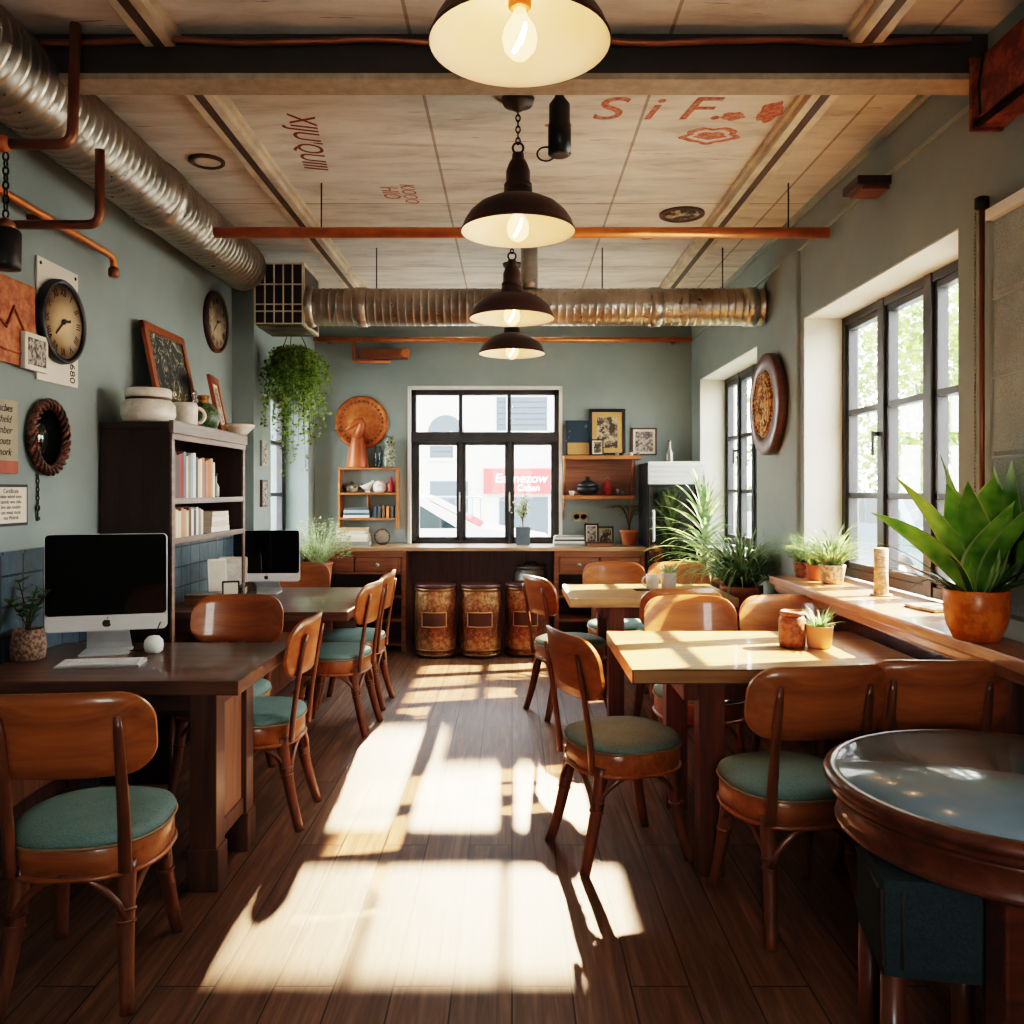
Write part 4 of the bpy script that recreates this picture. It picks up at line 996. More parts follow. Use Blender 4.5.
# barrels
M['bronze'] = plain('bronze_band', rgb(122, 92, 58), .4, .8)
def barrel(loc, lab, sc=1):
    t = thing('embossed_drum', lab, 'barrel', loc, 0, 'embossed copper drums under the counter')
    r = .17
    MB().lathe([(r-.01, 0), (r, .012), (r*1.0, .06), (r*1.045, .2), (r*1.05, .33), (r*1.04, .46), (r, .58), (r-.004, .60)], 48).build('drum_body', 'barrel', t)
    for z in (.025, .065, .575): MB().lathe([(r*.98, z-.012), (r*1.04, z-.008), (r*1.04, z+.008), (r*.98, z+.012)], 48).build('band', 'bronze', t)
    MB().lathe([(r*.98, .585), (r*1.03, .595), (r*1.03, .615), (r*.95, .62), (r*.9, .612), (0, .614)], 48).build('lid', 'brown_rim', t)
    # label plate bent round the drum
    rows = []
    for z in (.27, .39):
        rows.append([Vector((1.062*r*math.sin(a), -1.062*r*math.cos(a), z)) for a in [(-.6+1.2*i/16) for i in range(17)]])
    q = MB()
    for i in range(16): q.face([rows[0][i], rows[0][i+1], rows[1][i+1], rows[1][i]], True)
    q.build('label_plate', 'brown_rim', t)
    q = MB(); q.tube([p+Vector((0, -.001, 0)) for p in rows[0]]+[p+Vector((0, -.001, 0)) for p in reversed(rows[1])], .004, 6, closed=True); q.build('plate_border', 'gold_mat', t)
    return t
barrel((-.655, 7.30, 0), 'embossed copper drum, leftmost of the three under the counter')
barrel((-.27, 7.30, 0), 'embossed copper drum in the middle of the three under the counter')
b3 = barrel((.115, 7.36, 0), 'embossed copper drum, rightmost of the three, partly behind the chair')
tn = thing('metal_canister', 'dull metal canister standing behind the right copper drum', 'canister', (.17, 7.72, 0), 0)
MB().lathe([(.14, 0), (.15, .02), (.15, .66), (.12, .69), (.12, .71), (.135, .715), (.135, .735), (0, .74)], 36).build('canister_body', 'tin', tn); MB().tube([(-.06, 0, .735), (-.04, 0, .77), (.04, 0, .77), (.06, 0, .735)], .008, 8).build('handle', 'chain', tn)

# ------------------------------------------------------------------ fridge
fr = thing('glass_fridge', 'tall black drinks fridge with a white vent top in the back right corner', 'fridge', (1.425, 7.36, 0), 0)
part('fridge_case', 'fridge_side', fr, (-.245, .245, .03, .56, .02, 1.66), bev=.01)
part('vent_panel', 'vent_white', fr, (-.245, .245, .0, .03, 1.47, 1.665), bev=.006)
q = MB()
for i in range(4): q.box(-.23, .23, -.006, .002, 1.49+i*.042, 1.515+i*.042, .003)
q.build('vent_slat', 'silver', fr)
dd = part('fridge_door', 'fridge', fr, (-.24, .24, -.015, .03, .12, 1.455), bev=.008)
part('door_glass', 'screen', dd, (-.205, .205, -.018, -.013, .17, 1.42), bev=.002)
q = MB(); q.tube(bend([(-.205, -.018, .98), (-.205, -.055, .98), (-.205, -.055, 1.24), (-.205, -.018, 1.24)], .02), .010, 10); q.build('door_handle', 'vent_white', dd)
part('kick_plate', 'vent_white', fr, (-.235, .235, .005, .03, .02, .11))

# ------------------------------------------------------------------ back wall shelf, left
def at(px, Y): return (px-512)*Y/850
def az(py, Y): return 1.42-(py-490)*Y/850
sl = thing('wall_shelf', 'small three tier orange wood wall shelf left of the back window', 'shelf', (-1.32, YB, 0), 0)
part('side_panel', 'shelf_wood', sl, (-.275, -.255, -.17, 0, 1.06, 1.625)); part('side_panel', 'shelf_wood', sl, (.255, .275, -.17, 0, 1.06, 1.625))
for z in (1.625, 1.395, 1.165): part('shelf', 'shelf_wood', sl, (-.255, .255, -.17, 0, z-.018, z))
part('divider', 'shelf_wood', sl, (-.012, .0, -.15, -.01, 1.165, 1.377))
YS = YB-.085
# gong
gg = thing('gong', 'large round hammered copper disc hanging on the far wall above the left shelf', 'wall disc', (-1.405, YB, 2.05), 0)
MB().lathe([(.245, .004), (.25, .012), (.245, .022), (.225, .026), (.215, .018), (.12, .022), (.05, .032), (.0, .034)], 56, RX(PI/2)).build('disc', 'gong', gg)
q = MB()
for k in range(30):
    a = 2*PI*k/30; q.lathe([(.012, .02), (.01, .028), (.0, .03)], 10, TR(.195*math.cos(a), 0, .195*math.sin(a)) @ RX(PI/2))
q.build('rim_stud', 'copper_dark', gg)
st = thing('duck_statue', 'rust orange bell shaped bird sculpture with bowed beak, on the left wall shelf', 'sculpture', (-1.43, YS, 1.626), 0)
MB().lathe([(.095, 0), (.10, .01), (.092, .06), (.08, .15), (.062, .24), (.045, .30), (.028, .345), (.0, .36)], 36).build('body', 'statue', st)
q = MB(); q.tube([(.0, -.02, .27), (.03, -.03, .35), (.045, -.04, .40), (.04, -.05, .435), (-.0, -.055, .42), (-.05, -.06, .37), (-.11, -.065, .335)], [.04, .042, .038, .034, .03, .02, .006], 14); q.build('head', 'statue', st)
MB().tube([(-.09, -.09, .33), (-.13, -.09, .345), (-.18, -.09, .34), (-.22, -.09, .335)], [.004, .005, .004, .002], 6).build('twig', 'bark', st)
vg = thing('glass_vase', 'small clear grey glass vase on the left wall shelf', 'vase', (-1.245, YS, 1.626), 0)
MB().lathe([(.028, 0), (.034, .006), (.034, .12), (.028, .2), (.024, .2), (.03, .12), (.03, .01)], 28, cap1=False).build('vase_body', 'vase_glass', vg); MB().lathe([(.0, .001), (.03, .002), (.03, .08), (.0, .08)], 24).build('water', 'vase_glass', vg)
ow = thing('owl_figurine', 'mossy grey stone owl figurine on the left wall shelf', 'figurine', (-1.13, YS, 1.626), 0)
MB().lathe([(.05, 0), (.055, .02), (.06, .10), (.045, .17), (.035, .19), (.046, .22), (.042, .26), (.022, .285), (.0, .29)], 28).build('body', 'statue_grey', ow)
q = MB(); q.lathe([(.012, 0), (.0, .04)], 10, TR(-.025, 0, .268)); q.lathe([(.012, 0), (.0, .04)], 10, TR(.025, 0, .268)); q.build('ear', 'statue_grey', ow)
MB().sphere((-.018, -.042, .235), .011).sphere((.018, -.042, .235), .011).build('eye', 'ink', ow)
# middle tier
tp = thing('teapot', 'dark patterned teapot lying on the upper tier of the left wall shelf', 'teapot', (-1.48, YS, 1.396), 0)
MB().lathe([(.03, 0), (.055, .02), (.06, .05), (.045, .08), (.02, .09), (.012, .1), (.0, .105)], 28).build('pot_body', 'art_sepia', tp); MB().tube([(.05, 0, .03), (.08, 0, .05), (.095, 0, .08)], [.014, .01, .007], 10).build('spout', 'art_sepia', tp); MB().tube([(-.05, 0, .03), (-.085, 0, .04), (-.085, 0, .07), (-.05, 0, .075)], .006, 8).build('handle', 'art_sepia', tp)
bd = thing('bird_figurine', 'white bird figurine on the upper tier of the left wall shelf', 'figurine', (-1.335, YS, 1.396), .3)
MB().rings([[Vector((x, r*math.cos(a)*.8, z+r*math.sin(a))) for a in [2*PI*i/16 for i in range(16)]] for x, z, r in ((-.07, .06, .004), (-.04, .052, .018), (0, .05, .036), (.025, .065, .032), (.035, .088, .02), (.045, .1, .016), (.062, .1, .003))]).build('body', 'ceramic', bd); MB().box(-.02, .02, -.018, .018, 0, .018, .004).build('base', 'ceramic', bd)
jr = thing('ribbed_jar', 'round beige ribbed jar on the upper tier of the left wall shelf', 'jar', (-1.225, YS, 1.396), 0)
MB().lathe([(.04, 0), (.058, .02), (.061, .035), (.058, .04), (.061, .05), (.058, .056), (.06, .066), (.05, .09), (.035, .098)], 32).build('jar_body', 'ceramic', jr); MB().lathe([(.036, .097), (.036, .106), (.0, .11)], 24).build('lid', 'ceramic', jr)
rf = thing('red_figurine', 'dark red twisted figurine on the upper tier of the left wall shelf', 'figurine', (-1.12, YS, 1.396), 0)
MB().lathe([(.032, 0), (.036, .01), (.03, .03), (.04, .06), (.03, .09), (.014, .11), (.018, .125), (.008, .145), (.0, .15)], 20).build('body', 'red_glaze', rf); MB().tube([(.03, 0, .06), (.05, 0, .08), (.03, 0, .11)], .006, 8).build('arm', 'red_glaze', rf)
z = 1.166
for i, (cn, th, w) in enumerate((('white', .022, .24), ('slate', .022, .23), ('pale blue', .024, .235), ('slate', .020, .21))):
    book((-1.43+.008*(i % 2), YS-.07, z), th, .13, w, bc[cn], '%s book %s in the stack on the lower left wall shelf tier' % (cn, ('at the bottom', 'second', 'third', 'on top')[i]), 'stack on the left wall shelf', 0, flat=True); z += th+.0005
for i, (x, cn, hh) in enumerate(((-1.27, 'slate', .10), (-1.232, 'slate', .11), (-1.195, 'brown', .115), (-1.155, 'orange', .105), (-1.115, 'slate', .11))):
    book((x, YS-.06, 1.166), .026, .11, hh, bc[cn], '%s small upright book, %s from the left on the lower tier of the wall shelf' % (cn, ORD[i]), 'small upright books on the left wall shelf')
# on the counter left
z = .921
for i, (cn, th, w) in enumerate((('grey', .036, .31), ('cream', .034, .29), ('white', .032, .28), ('cream', .03, .26), ('tan', .022, .25))):
    book((at(354, 7.75)+.006*(-1)**i, 7.62, z), th, .22, w, bc[cn], '%s book, %s in the stack on the counter below the left wall shelf' % (cn, ('bottom', 'second', 'third', 'fourth', 'topmost')[i]), 'stack on the counter', .03*(-1)**i, flat=True); z += th+.0005
wv = thing('woven_disc', 'small round woven openwork plate standing on the counter', 'plate', (at(382, 7.72), 7.74, .921), 0)
q = MB(); q.tube([(.068*math.cos(a), 0, .074+.068*math.sin(a)) for a in [2*PI*i/28 for i in range(28)]], .008, 8, closed=True); q.build('rim', 'wicker', wv)
q = MB()
for k in range(8):
    a = PI*k/8; q.tube([(-.066*math.cos(a), 0, .074-.066*math.sin(a)), (.066*math.cos(a), .006*(-1)**k, .074+.066*math.sin(a))], .004, 6)
q.tube([(.035*math.cos(a), 0, .074+.035*math.sin(a)) for a in [2*PI*i/20 for i in range(20)]], .004, 6, closed=True); q.build('weave', 'tan_sign', wv)

# ------------------------------------------------------------------ right wall shelf on the back wall
sr = thing('wall_shelf', 'two tier orange wood wall shelf right of the back window with a plank back', 'shelf', (.82, YB, 0), 0)
part('shelf', 'shelf_wood', sr, (-.35, .36, -.2, 0, 1.70, 1.735)); part('shelf', 'shelf_wood', sr, (-.35, .30, -.2, 0, 1.335, 1.37))
part('plank_back', 'counter_wood', sr, (-.33, .33, -.02, 0, 1.37, 1.70))
for x in (-.34, .285): 
    q = MB(); q.tube([(x, -.185, 1.70), (x, -.16, 1.60), (x, -.03, 1.48), (x, -.02, 1.37)], .009, 8); q.tube([(x, -.17, 1.335), (x, -.12, 1.26), (x, -.02, 1.2), (x, -.012, 1.14)], .009, 8); q.build('bracket', 'shelf_wood', sr)
YR = YB-.09
leaning_frame('canvas', 'dark blue canvas with a pale flower on the right wall shelf', 'picture', (at(579, 7.8), YR+.02, 1.736), .235, .33, .008, .12, 0, 'blue_canvas', 'blue_canvas')
MB().face([(-.1, -.0215, .01), (.1, -.0215, .01), (.1, -.0215, .12), (-.1, -.0215, .12)]).build('label_strip', 'gold_mat', bpy.data.objects['canvas'])
leaning_frame('picture_frame', 'large dark frame with a gold mat and sepia bird print on the right wall shelf', 'picture', (at(608, 7.85), YR+.055, 1.736), .34, .44, .03, .06, 0, 'black', 'art_sepia', ('gold_mat', .045))
leaning_frame('picture_frame', 'tiny dark framed print standing in front of the large gold matted frame', 'picture', (at(598, 7.75), YR-.045, 1.736), .115, .15, .012, .12, 0, 'black', 'art_sepia', ('paper', .012))
hf = leaning_frame('picture_frame', 'small dark framed print hanging on the far wall above the fridge', 'picture', (at(644, 7.95), YB-.002, 1.745), .235, .255, .014, 0, 0, 'brown_rim', 'grey_art', ('paper', .02))
for i, (px, r, h, m, lab) in enumerate(((617, .02, .03, 'tin', 'tiny tin pot'), (624, .025, .035, 'art_sepia', 'tiny patterned pot'), (631, .022, .04, 'ceramic', 'tiny cream pot'), (638, .02, .03, 'tin', 'tiny pewter cup'))):
    k = thing('trinket_pot', lab+' on the top tier of the right wall shelf', 'pot', (at(px, 7.8), YR-.06, 1.736), 0, 'trinkets on the right wall shelf')
    MB().lathe([(r*.7, 0), (r, h*.4), (r*.8, h*.8)], 16).build('pot_body', m, k); MB().lathe([(r*.85, h*.8), (r*.85, h*.9), (0, h)], 16).build('lid', 'brown_rim', k)
bt = thing('fridge_bottle', 'slim grey bottle standing on top of the fridge', 'bottle', (at(670, 7.6), 7.62, 1.661), 0)
MB().lathe([(.025, 0), (.03, .01), (.03, .09), (.012, .13), (.012, .18), (.015, .19)], 20).build('bottle_body', 'tin', bt); MB().lathe([(.013, .188), (.013, .205)], 12).build('cap', 'brown_rim', bt)
bwl = thing('lidded_tureen', 'dark grey lidded tureen on the lower tier of the right wall shelf', 'tureen', (at(588, 7.8), YR-.03, 1.371), 0)
MB().lathe([(.05, 0), (.09, .03), (.1, .06), (.095, .08)], 32).build('bowl', 'fridge_side', bwl); MB().lathe([(.098, .078), (.085, .11), (.04, .135), (.018, .14), (.022, .165), (.0, .175)], 32).build('lid', 'fridge_side', bwl)
wc = thing('white_cup', 'tiny white cup at the left end of the lower right wall shelf', 'cup', (at(572, 7.78), YR-.06, 1.371), 0)
MB().lathe([(.018, 0), (.026, .03), (.028, .04), (.024, .04), (.016, .006)], 20, cap1=False).build('cup_body', 'ceramic', wc); MB().tube([(.026, 0, .01), (.042, 0, .02), (.026, 0, .034)], .004, 6).build('handle', 'ceramic', wc)
rl = thing('red_lantern', 'small red glazed lantern on the lower tier of the right wall shelf', 'lantern', (at(608, 7.78), YR-.03, 1.371), 0)
MB().lathe([(.04, 0), (.045, .01), (.04, .03), (.05, .07), (.035, .11), (.02, .125), (.012, .14)], 12, smooth=False).build('lantern_body', 'red_glaze', rl); MB().tube([(.018*math.cos(t), 0, .15+.018*math.sin(t)) for t in [2*PI*i/14 for i in range(14)]], .003, 6, closed=True).build('ring', 'tin', rl)
for i, (px, hh) in enumerate(((619, .06), (624, .045))):
    k = thing('small_cup', ('taller' if i == 0 else 'shorter')+' grey cup right of the red lantern on the wall shelf', 'cup', (at(px, 7.78), YR-.05, 1.371), 0, 'grey cups on the right wall shelf')
    MB().lathe([(.014, 0), (.02, hh*.6), (.022, hh), (.018, hh), (.012, .006)], 16, cap1=False).build('cup_body', 'tin', k); MB().tube([(.02, 0, .01), (.034, 0, hh*.5), (.02, 0, hh*.85)], .003, 6).build('handle', 'tin', k)
sw = thing('wall_outlet', 'double socket plate on the far wall under the right shelf', 'outlet', (at(580, 7.95), YB, 1.17), 0)
MB().box(-.07, .07, -.012, 0, -.045, .045, .006).build('plate', 'tan_sign', sw); q = MB(); q.lathe([(.024, .01), (.024, .016), (.02, .012), (0, .012)], 20, TR(-.033, 0, 0) @ RX(PI/2)); q.lathe([(.024, .01), (.024, .016), (.02, .012), (0, .012)], 20, TR(.033, 0, 0) @ RX(PI/2)); q.build('socket', 'ink', sw)
z = .921
for i, (cn, th, w) in enumerate((('grey', .02, .29), ('white', .018, .28), ('slate', .018, .285), ('white', .016, .27), ('grey', .012, .26))):
    book((at(569, 7.7)+.005*(-1)**i, 7.62, z), th, .2, w, bc[cn], '%s magazine, %s in the flat pile on the counter right of the window' % (cn, ('bottom', 'second', 'third', 'fourth', 'topmost')[i]), 'flat pile on the counter', .02*(-1)**i, flat=True); z += th+.0005
leaning_frame('picture_frame', 'small black framed picture left of two, standing on the counter by the potted palm', 'picture', (at(592, 7.75), 7.80, .921), .13, .19, .014, .12, 0, 'black', 'grey_art', ('paper', .012))
leaning_frame('picture_frame', 'small black framed picture right of two, standing on the counter by the potted palm', 'picture', (at(606, 7.72), 7.77, .921), .15, .165, .014, .14, 0, 'black', 'art_sepia', ('tan_sign', .01))
boxy('wooden_tray', 'low wooden tray lying in front of the two small frames on the counter', 'tray', (at(600, 7.6), 7.60, .921), .24, .12, .03, 'counter_wood', 0, lid='brown_rim')

# ------------------------------------------------------------------ left wall hangings
def hang(name, lab, cat, y, z, grp=None): return thing(name, lab, cat, (XL, y, z), PI/2, grp)
cr = hang('copper_relief', 'square copper relief panel with a mountain scene at the left edge', 'wall art', 3.29, 2.09)
MB().box(-.26, .24, -.022, 0, -.17, .17, .006).build('panel', 'relief', cr)
q = MB(); q.tube([(-.2, -.024, -.1), (-.05, -.026, .02), (.03, -.026, -.03), (.08, -.026, .06), (.2, -.024, -.08)], .007, 6); q.tube([(-.22, -.024, -.06), (.02, -.024, -.12), (.21, -.024, -.12)], .006, 6); q.build('ridge', 'relief', cr)
ge = hang('framed_etching', 'small pale framed etching overlapping the copper relief and clock panel', 'picture', 3.50, 1.985)
MB().box(-.085, .085, -.045, -.024, -.075, .075, .004).build('frame', 'panel_white', ge); MB().box(-.065, .065, -.047, -.04, -.055, .055, 0).build('picture', 'grey_art', ge); MB().box(-.02, .02, -.026, 0, -.03, .03, 0).build('spacer', 'dark_wood', ge)
cp = hang('metal_poster', 'white metal panel with screw holes behind the black rimmed clock', 'panel', 3.725, 2.145)
MB().box(-.165, .17, -.012, 0, -.26, .26, .004).build('plate', 'panel_white', cp)
q = MB()
for x, z in ((-.14, .235), (.145, .235)): q.lathe([(.008, .011), (.008, .014), (.0, .0145)], 12, TR(x, 0, z) @ RX(PI/2))
q.build('screw', 'ink', cp)
lettering('lettering', '680', .06, 'ink', cp, (.115, -.0135, -.20), (PI/2, PI/2, 0), .0006)
# the clocks
def clock(lab, y, z, R, rim, face, numerals, hands=True, off=.0):
    t = hang('wall_clock', lab, 'clock', y, z)
    MB().lathe([(R*.98, off), (R, off+.008), (R*.99, off+.03), (R*.96, off+.037), (R*.90, off+.035), (R*.87, off+.024)], 56, RX(PI/2), cap1=False).build('rim', rim, t)
    MB().lathe([(R*.89, off+.022), (0, off+.0225)], 56, RX(PI/2)).build('dial', face, t)
    RN = ['XII', 'I', 'II', 'III', 'IIII', 'V', 'VI', 'VII', 'VIII', 'IX', 'X', 'XI']
    for i, s in enumerate(RN):
        a = PI/2-2*PI*i/12
        lettering('numeral', s, numerals, 'ink', t, (R*.69*math.cos(a), -off-.0235, R*.69*math.sin(a)), (PI/2, -(a-PI/2), 0), .0005, sx=.8)
    if hands:
        for nm, a, L, w in (('hour_hand', math.radians(12), .30, .013), ('minute_hand', math.radians(222), .50, .008)):
            q = MB(); q.box(-.02, L*R, -.002, .0, -w/2, w/2, .001); o = q.build(nm, 'ink', t, (0, -off-.027, 0), (0, -a, 0))
        MB().lathe([(.012, 0), (.012, .006), (.0, .008)], 16, TR(0, -off-.024, 0) @ RX(PI/2)).build('hub', 'ink', t)
    return t
clock('large black rimmed round clock with roman numerals mounted on the white panel', 3.72, 2.155, .185, 'black', 'clock_face', .05, True, .013)
clock('smaller brown rimmed round clock with a mottled face, farther along the left wall', 5.70, 2.545, .205, 'brown_rim', 'clock_face2', .055)
sg = hang('script_sign', 'narrow tan board with dark script and a faded red foot at the left edge', 'sign', 3.27, 1.625)
MB().box(-.10, .13, -.024, 0, -.14, .15, .003).build('board', 'tan_sign', sg); MB().box(-.10, .13, -.0255, -.02, -.14, -.09, 0).build('red_foot', 'red_sign', sg); MB().box(-.10, -.085, -.027, -.0, -.14, .15, .001).build('edge', 'black', sg)
for k in range(5): lettering('lettering', ('Olmcbes', 'wrtheld', 'scamber', 'nelouts', 'demork')[k], .042, 'ink', sg, (.015, -.0248, .115-.043*k), (PI/2, 0, 0), .0005, shear=.3)
wm = hang('round_mirror', 'small round smoky mirror in a twisted wicker frame on the left wall', 'mirror', 3.63, 1.645)
q = MB(); q.tube([(.135*math.cos(a), -.02, .145*math.sin(a)) for a in [2*PI*i/40 for i in range(40)]], .018, 10, closed=True)
for ph in (0, PI*2/3, PI*4/3):
    q.tube([((.132+.018*math.cos(9*a+ph))*math.cos(a), -.026+.014*math.sin(9*a+ph), (.142+.018*math.cos(9*a+ph))*math.sin(a)) for a in [2*PI*i/120 for i in range(120)]], .0075, 6, closed=True)
q.build('frame', 'wicker', wm)
MB().lathe([(.135, .006), (.0, .007)], 40, RX(PI/2)).build('mirror_glass', 'mirror', wm)
kc = hang('key_chain', 'short dark chain with a small key hanging below the wicker mirror', 'chain', 3.57, 1.32)
chain(MB(), 0, -.008, .04, .165, .022, .0025, .006).build('chain', 'chain', kc)
MB().lathe([(.004, 0), (.004, .006)], 10, TR(0, 0, .166) @ RX(PI/2)).build('nail', 'tin', kc)
q = MB(); q.tube([(.012*math.cos(a), -.008, .025+.012*math.sin(a)) for a in [2*PI*i/14 for i in range(14)]], .004, 6, closed=True); q.box(-.004, .004, -.011, -.005, -.03, .014); q.box(0, .016, -.011, -.005, -.028, -.012); q.build('key', 'chain', kc)
cf = hang('framed_certificate', 'small dark framed paper with handwriting at the left edge above the tiles', 'picture', 3.36, 1.36)
MB().box(-.12, .12, -.018, 0, -.083, .083, .003).build('frame', 'black', cf); MB().box(-.108, .108, -.0195, -.01, -.071, .071, 0).build('paper', 'paper', cf)
for k in range(6): lettering('lettering', ('Certificate', 'mlue whrid sone', 'tamele wos rido', 'bre slan toudre', 'ovt minal stede', 'nes Walrub')[k], .021 if k else .024, 'ink', cf, (0, -.0202, .055-.021*k), (PI/2, 0, 0), .0003)
for z, h, lab in ((1.69, .19, 'upper small pale framed script beside the left rear window'), (1.395, .2, 'lower small dark framed script beside the left rear window')):
    k = thing('wall_picture', lab, 'picture', (-1.845, 6.29, z), PI/2, 'small frames beside the left rear window')
    MB().box(-.07, .07, -.018, 0, -h/2, h/2, .003).build('frame', 'brown_rim' if z < 1.5 else 'tin', k); MB().box(-.055, .055, -.0195, -.01, -h/2+.015, h/2-.015, 0).build('picture', 'grey_art', k)

# ------------------------------------------------------------------ right wall hangings
pl = thing('wall_plaque', 'round dark wood plaque with a woven gold centre on the right wall between windows', 'wall disc', (XR-.02, 5.42, 1.965), -PI/2)
MB().lathe([(.31, 0), (.325, .01), (.325, .05), (.31, .06), (.22, .062), (.215, .052)], 60, RX(PI/2)).build('ring', 'plaque_wood', pl)
MB().lathe([(.218, .05), (.2, .062), (.1, .07), (.0, .072)], 48, RX(PI/2)).build('woven_centre', 'gold_weave', pl)
q = MB()
for rr in (.19, .15, .11, .07): q.tube([(rr*math.cos(a), -.068, rr*math.sin(a)) for a in [2*PI*i/40 for i in range(40)]], .006, 6, closed=True)
for k in range(14):
    a = 2*PI*k/14; q.tube([(.03*math.cos(a), -.073, .03*math.sin(a)), (.2*math.cos(a+.3), -.064, .2*math.sin(a+.3))], .005, 6)
q.build('weave', 'gold_weave', pl)
bl = thing('roman_blind', 'grey fabric blind with horizontal folds and a white rail at the right edge', 'blind', (XR, 2.93, 0), -PI/2)
MB().box(0, 1.5, -.05, -.012, 2.345, 2.385, .006).build('head_rail', 'white_trim', bl)
q = MB()
nf = 5
for i in range(nf):
    z0, z1 = .99+i*(1.355/nf), .99+(i+1)*(1.355/nf)
    q.rings([[Vector((x, y, z)) for x, y, z in ((0.02, -.02, zz), (1.5, -.02, zz), (1.5, -.02-o, zz), (.02, -.02-o, zz))] for zz, o in ((z0+.002, .006), (z0+.02, .014), (z0+.1, .010), (z1-.002, .008))], smooth=False)
q.build('fabric_panel', 'blind', bl)
q = MB()
for i in range(1, nf): q.box(.015, 1.5, -.033, -.024, .99+i*(1.355/nf)-.004, .99+i*(1.355/nf)+.004, .001)
q.build('batten', 'trim', bl)
bc_ = thing('blind_rod', 'dark vertical rod with a beaded pull chain at the edge of the grey blind', 'rod', (XR-.03, 2.985, .915), 0)
MB().tube([(0, 0, .0), (0, 0, 1.50)], .009, 10).build('rod', 'copper_dark', bc_)
MB().lathe([(.013, 1.49), (.024, 1.495), (.024, 1.53), (.013, 1.535)], 16).build('bracket', 'black_metal', bc_)
q = MB()
for i in range(110): q.sphere((-.018, .012, .04+i*.0132), .0048, seg=6, ring=4)
tag(q.build('bead_chain', 'tin', bc_), kind='stuff')

# ------------------------------------------------------------------ sill
sb = thing('window_ledge', 'long light brown wooden sill board under the right hand windows', 'sill', (1.55, 4.98, .9), 0)
struct(sb)
for k in ('label', 'category'): 
    if k in sb: del sb[k]
sb.name = 'windowsill'
q = MB(); q.box(-.045, .13, -6.1, 0, -.028, .02, .01); q.box(.13, .355, -1.775, -.085, -.028, .02, .002); q.build('sill_board', 'sill_wood', sb)
MB().box(-.015, .02, -6.1, -.01, -.07, -.028, .01).build('moulding', 'sill_wood', sb)
SZ = .921
# ------------------------------------------------------------------ plants
def grass_plant(name, lab, loc, pot, potmat, n, L, w, leafm, droop=1.6, elev=(.7, 1.45), grp=None, hi=9):
    t = thing(name, lab, 'plant', loc, 0, grp)
    MB().lathe(pot, 32, cap1=False).build('pot', potmat, t)
    r = pot[-1][0]; zt = pot[-1][1]
    MB().lathe([(r, zt-.006), (0, zt+.004)], 24).build('soil', 'soil', t)
    q = MB()
    for k in range(n):
        a = random.uniform(0, 2*PI); rr = r*.6*math.sqrt(random.random())
        q.blade((rr*math.cos(a), rr*math.sin(a), zt-.004), a+random.uniform(-.4, .4), random.uniform(*elev), L*random.uniform(.6, 1.1), w*random.uniform(.7, 1.2), droop*random.uniform(.6, 1.2), 7, .3, .45)
    q.clamp(-9, hi).build('foliage', leafm, t)
    return t
# table plants
jar = thing('brown_jar', 'brown speckled clay jar with a lid rim on the near table', 'jar', (1.16, 3.52, .771), 0)
MB().lathe([(.046, 0), (.052, .006), (.054, .03), (.054, .115), (.047, .128), (.044, .132)], 36).build('jar_body', 'pot_brown', jar); MB().lathe([(.045, .13), (.049, .134), (.049, .146), (.043, .15), (.043, .143), (.0, .142)], 36).build('lid', 'pot_brown', jar)
grass_plant('potted_succulent', 'spiky green plant in a small pink clay pot beside the brown jar', (1.265, 3.50, .771), [(.035, 0), (.046, .004), (.055, .085), (.057, .092), (.05, .092), (.048, .084)], 'terra_pink', 60, .11, .012, 'leaf_grey', 1.2, (.5, 1.4))
grass_plant('potted_succulent', 'bushy pale green plant in a white pot on the far table', (1.035, 5.62, .771), [(.042, 0), (.048, .004), (.052, .10), (.054, .105), (.048, .105), (.046, .098)], 'white_plastic', 70, .10, .014, 'leaf_light', 1.0, (.4, 1.4))
mg = thing('mug', 'white mug with handle beside the white potted plant on the far table', 'mug', (.925, 5.60, .771), 0)
MB().lathe([(.033, 0), (.04, .005), (.042, .05), (.041, .092), (.037, .092), (.036, .02), (.0, .015)], 32, cap1=False).build('mug_body', 'ceramic', mg); MB().tube([(-.04-.026*math.sin(t), 0, .048-.03*math.cos(t)) for t in [PI*i/10 for i in range(11)]], .006, 8).build('handle', 'ceramic', mg)
cst = thing('coaster', 'dark square coaster left of the white mug on the far table', 'coaster', (.84, 5.52, .771), .1)
MB().box(-.045, .045, -.045, .045, 0, .006, .002).build('base', 'ink', cst); MB().box(-.035, .035, -.035, .035, .0055, .008, .001).build('inlay', 'dark_wood', cst)
# sill plants
potp = lambda r, h: [(r*.72, 0), (r*.8, .004), (r, h*.9), (r*1.03, h), (r*.92, h), (r*.9, h-.01)]
grass_plant('sill_plant', 'grassy plant in a dark pot on the sill, farthest of the three', (1.665, 4.86, SZ), potp(.055, .09), 'pot_brown', 110, .30, .010, 'leaf_grey', 2.2)
grass_plant('sill_plant', 'grassy plant in a brown pot on the sill, middle of the three', (1.685, 4.71, SZ), potp(.052, .085), 'terracotta', 110, .27, .009, 'leaf_grey', 2.2)
grass_plant('sill_plant', 'bushy grassy plant in a pale speckled pot on the sill, nearest of the three', (1.71, 4.54, SZ), potp(.068, .10), 'pot_speckle', 180, .32, .011, 'leaf_grey', 2.2)
cd = thing('wooden_candle', 'tall pale birch candle stick standing on a coaster on the window sill', 'candle', (1.745, 4.02, SZ), 0)
MB().lathe([(.048, 0), (.05, .003), (.05, .007), (.0, .008)], 28).build('coaster', 'tan_sign', cd); MB().lathe([(.032, .008), (.034, .012), (.031, .1), (.033, .22), (.028, .225), (.0, .222)], 24).build('stick', 'candle', cd)
nb = thing('notebook', 'dark thin notebook lying on the sill near the big plant', 'book', (1.76, 3.55, SZ), .2)
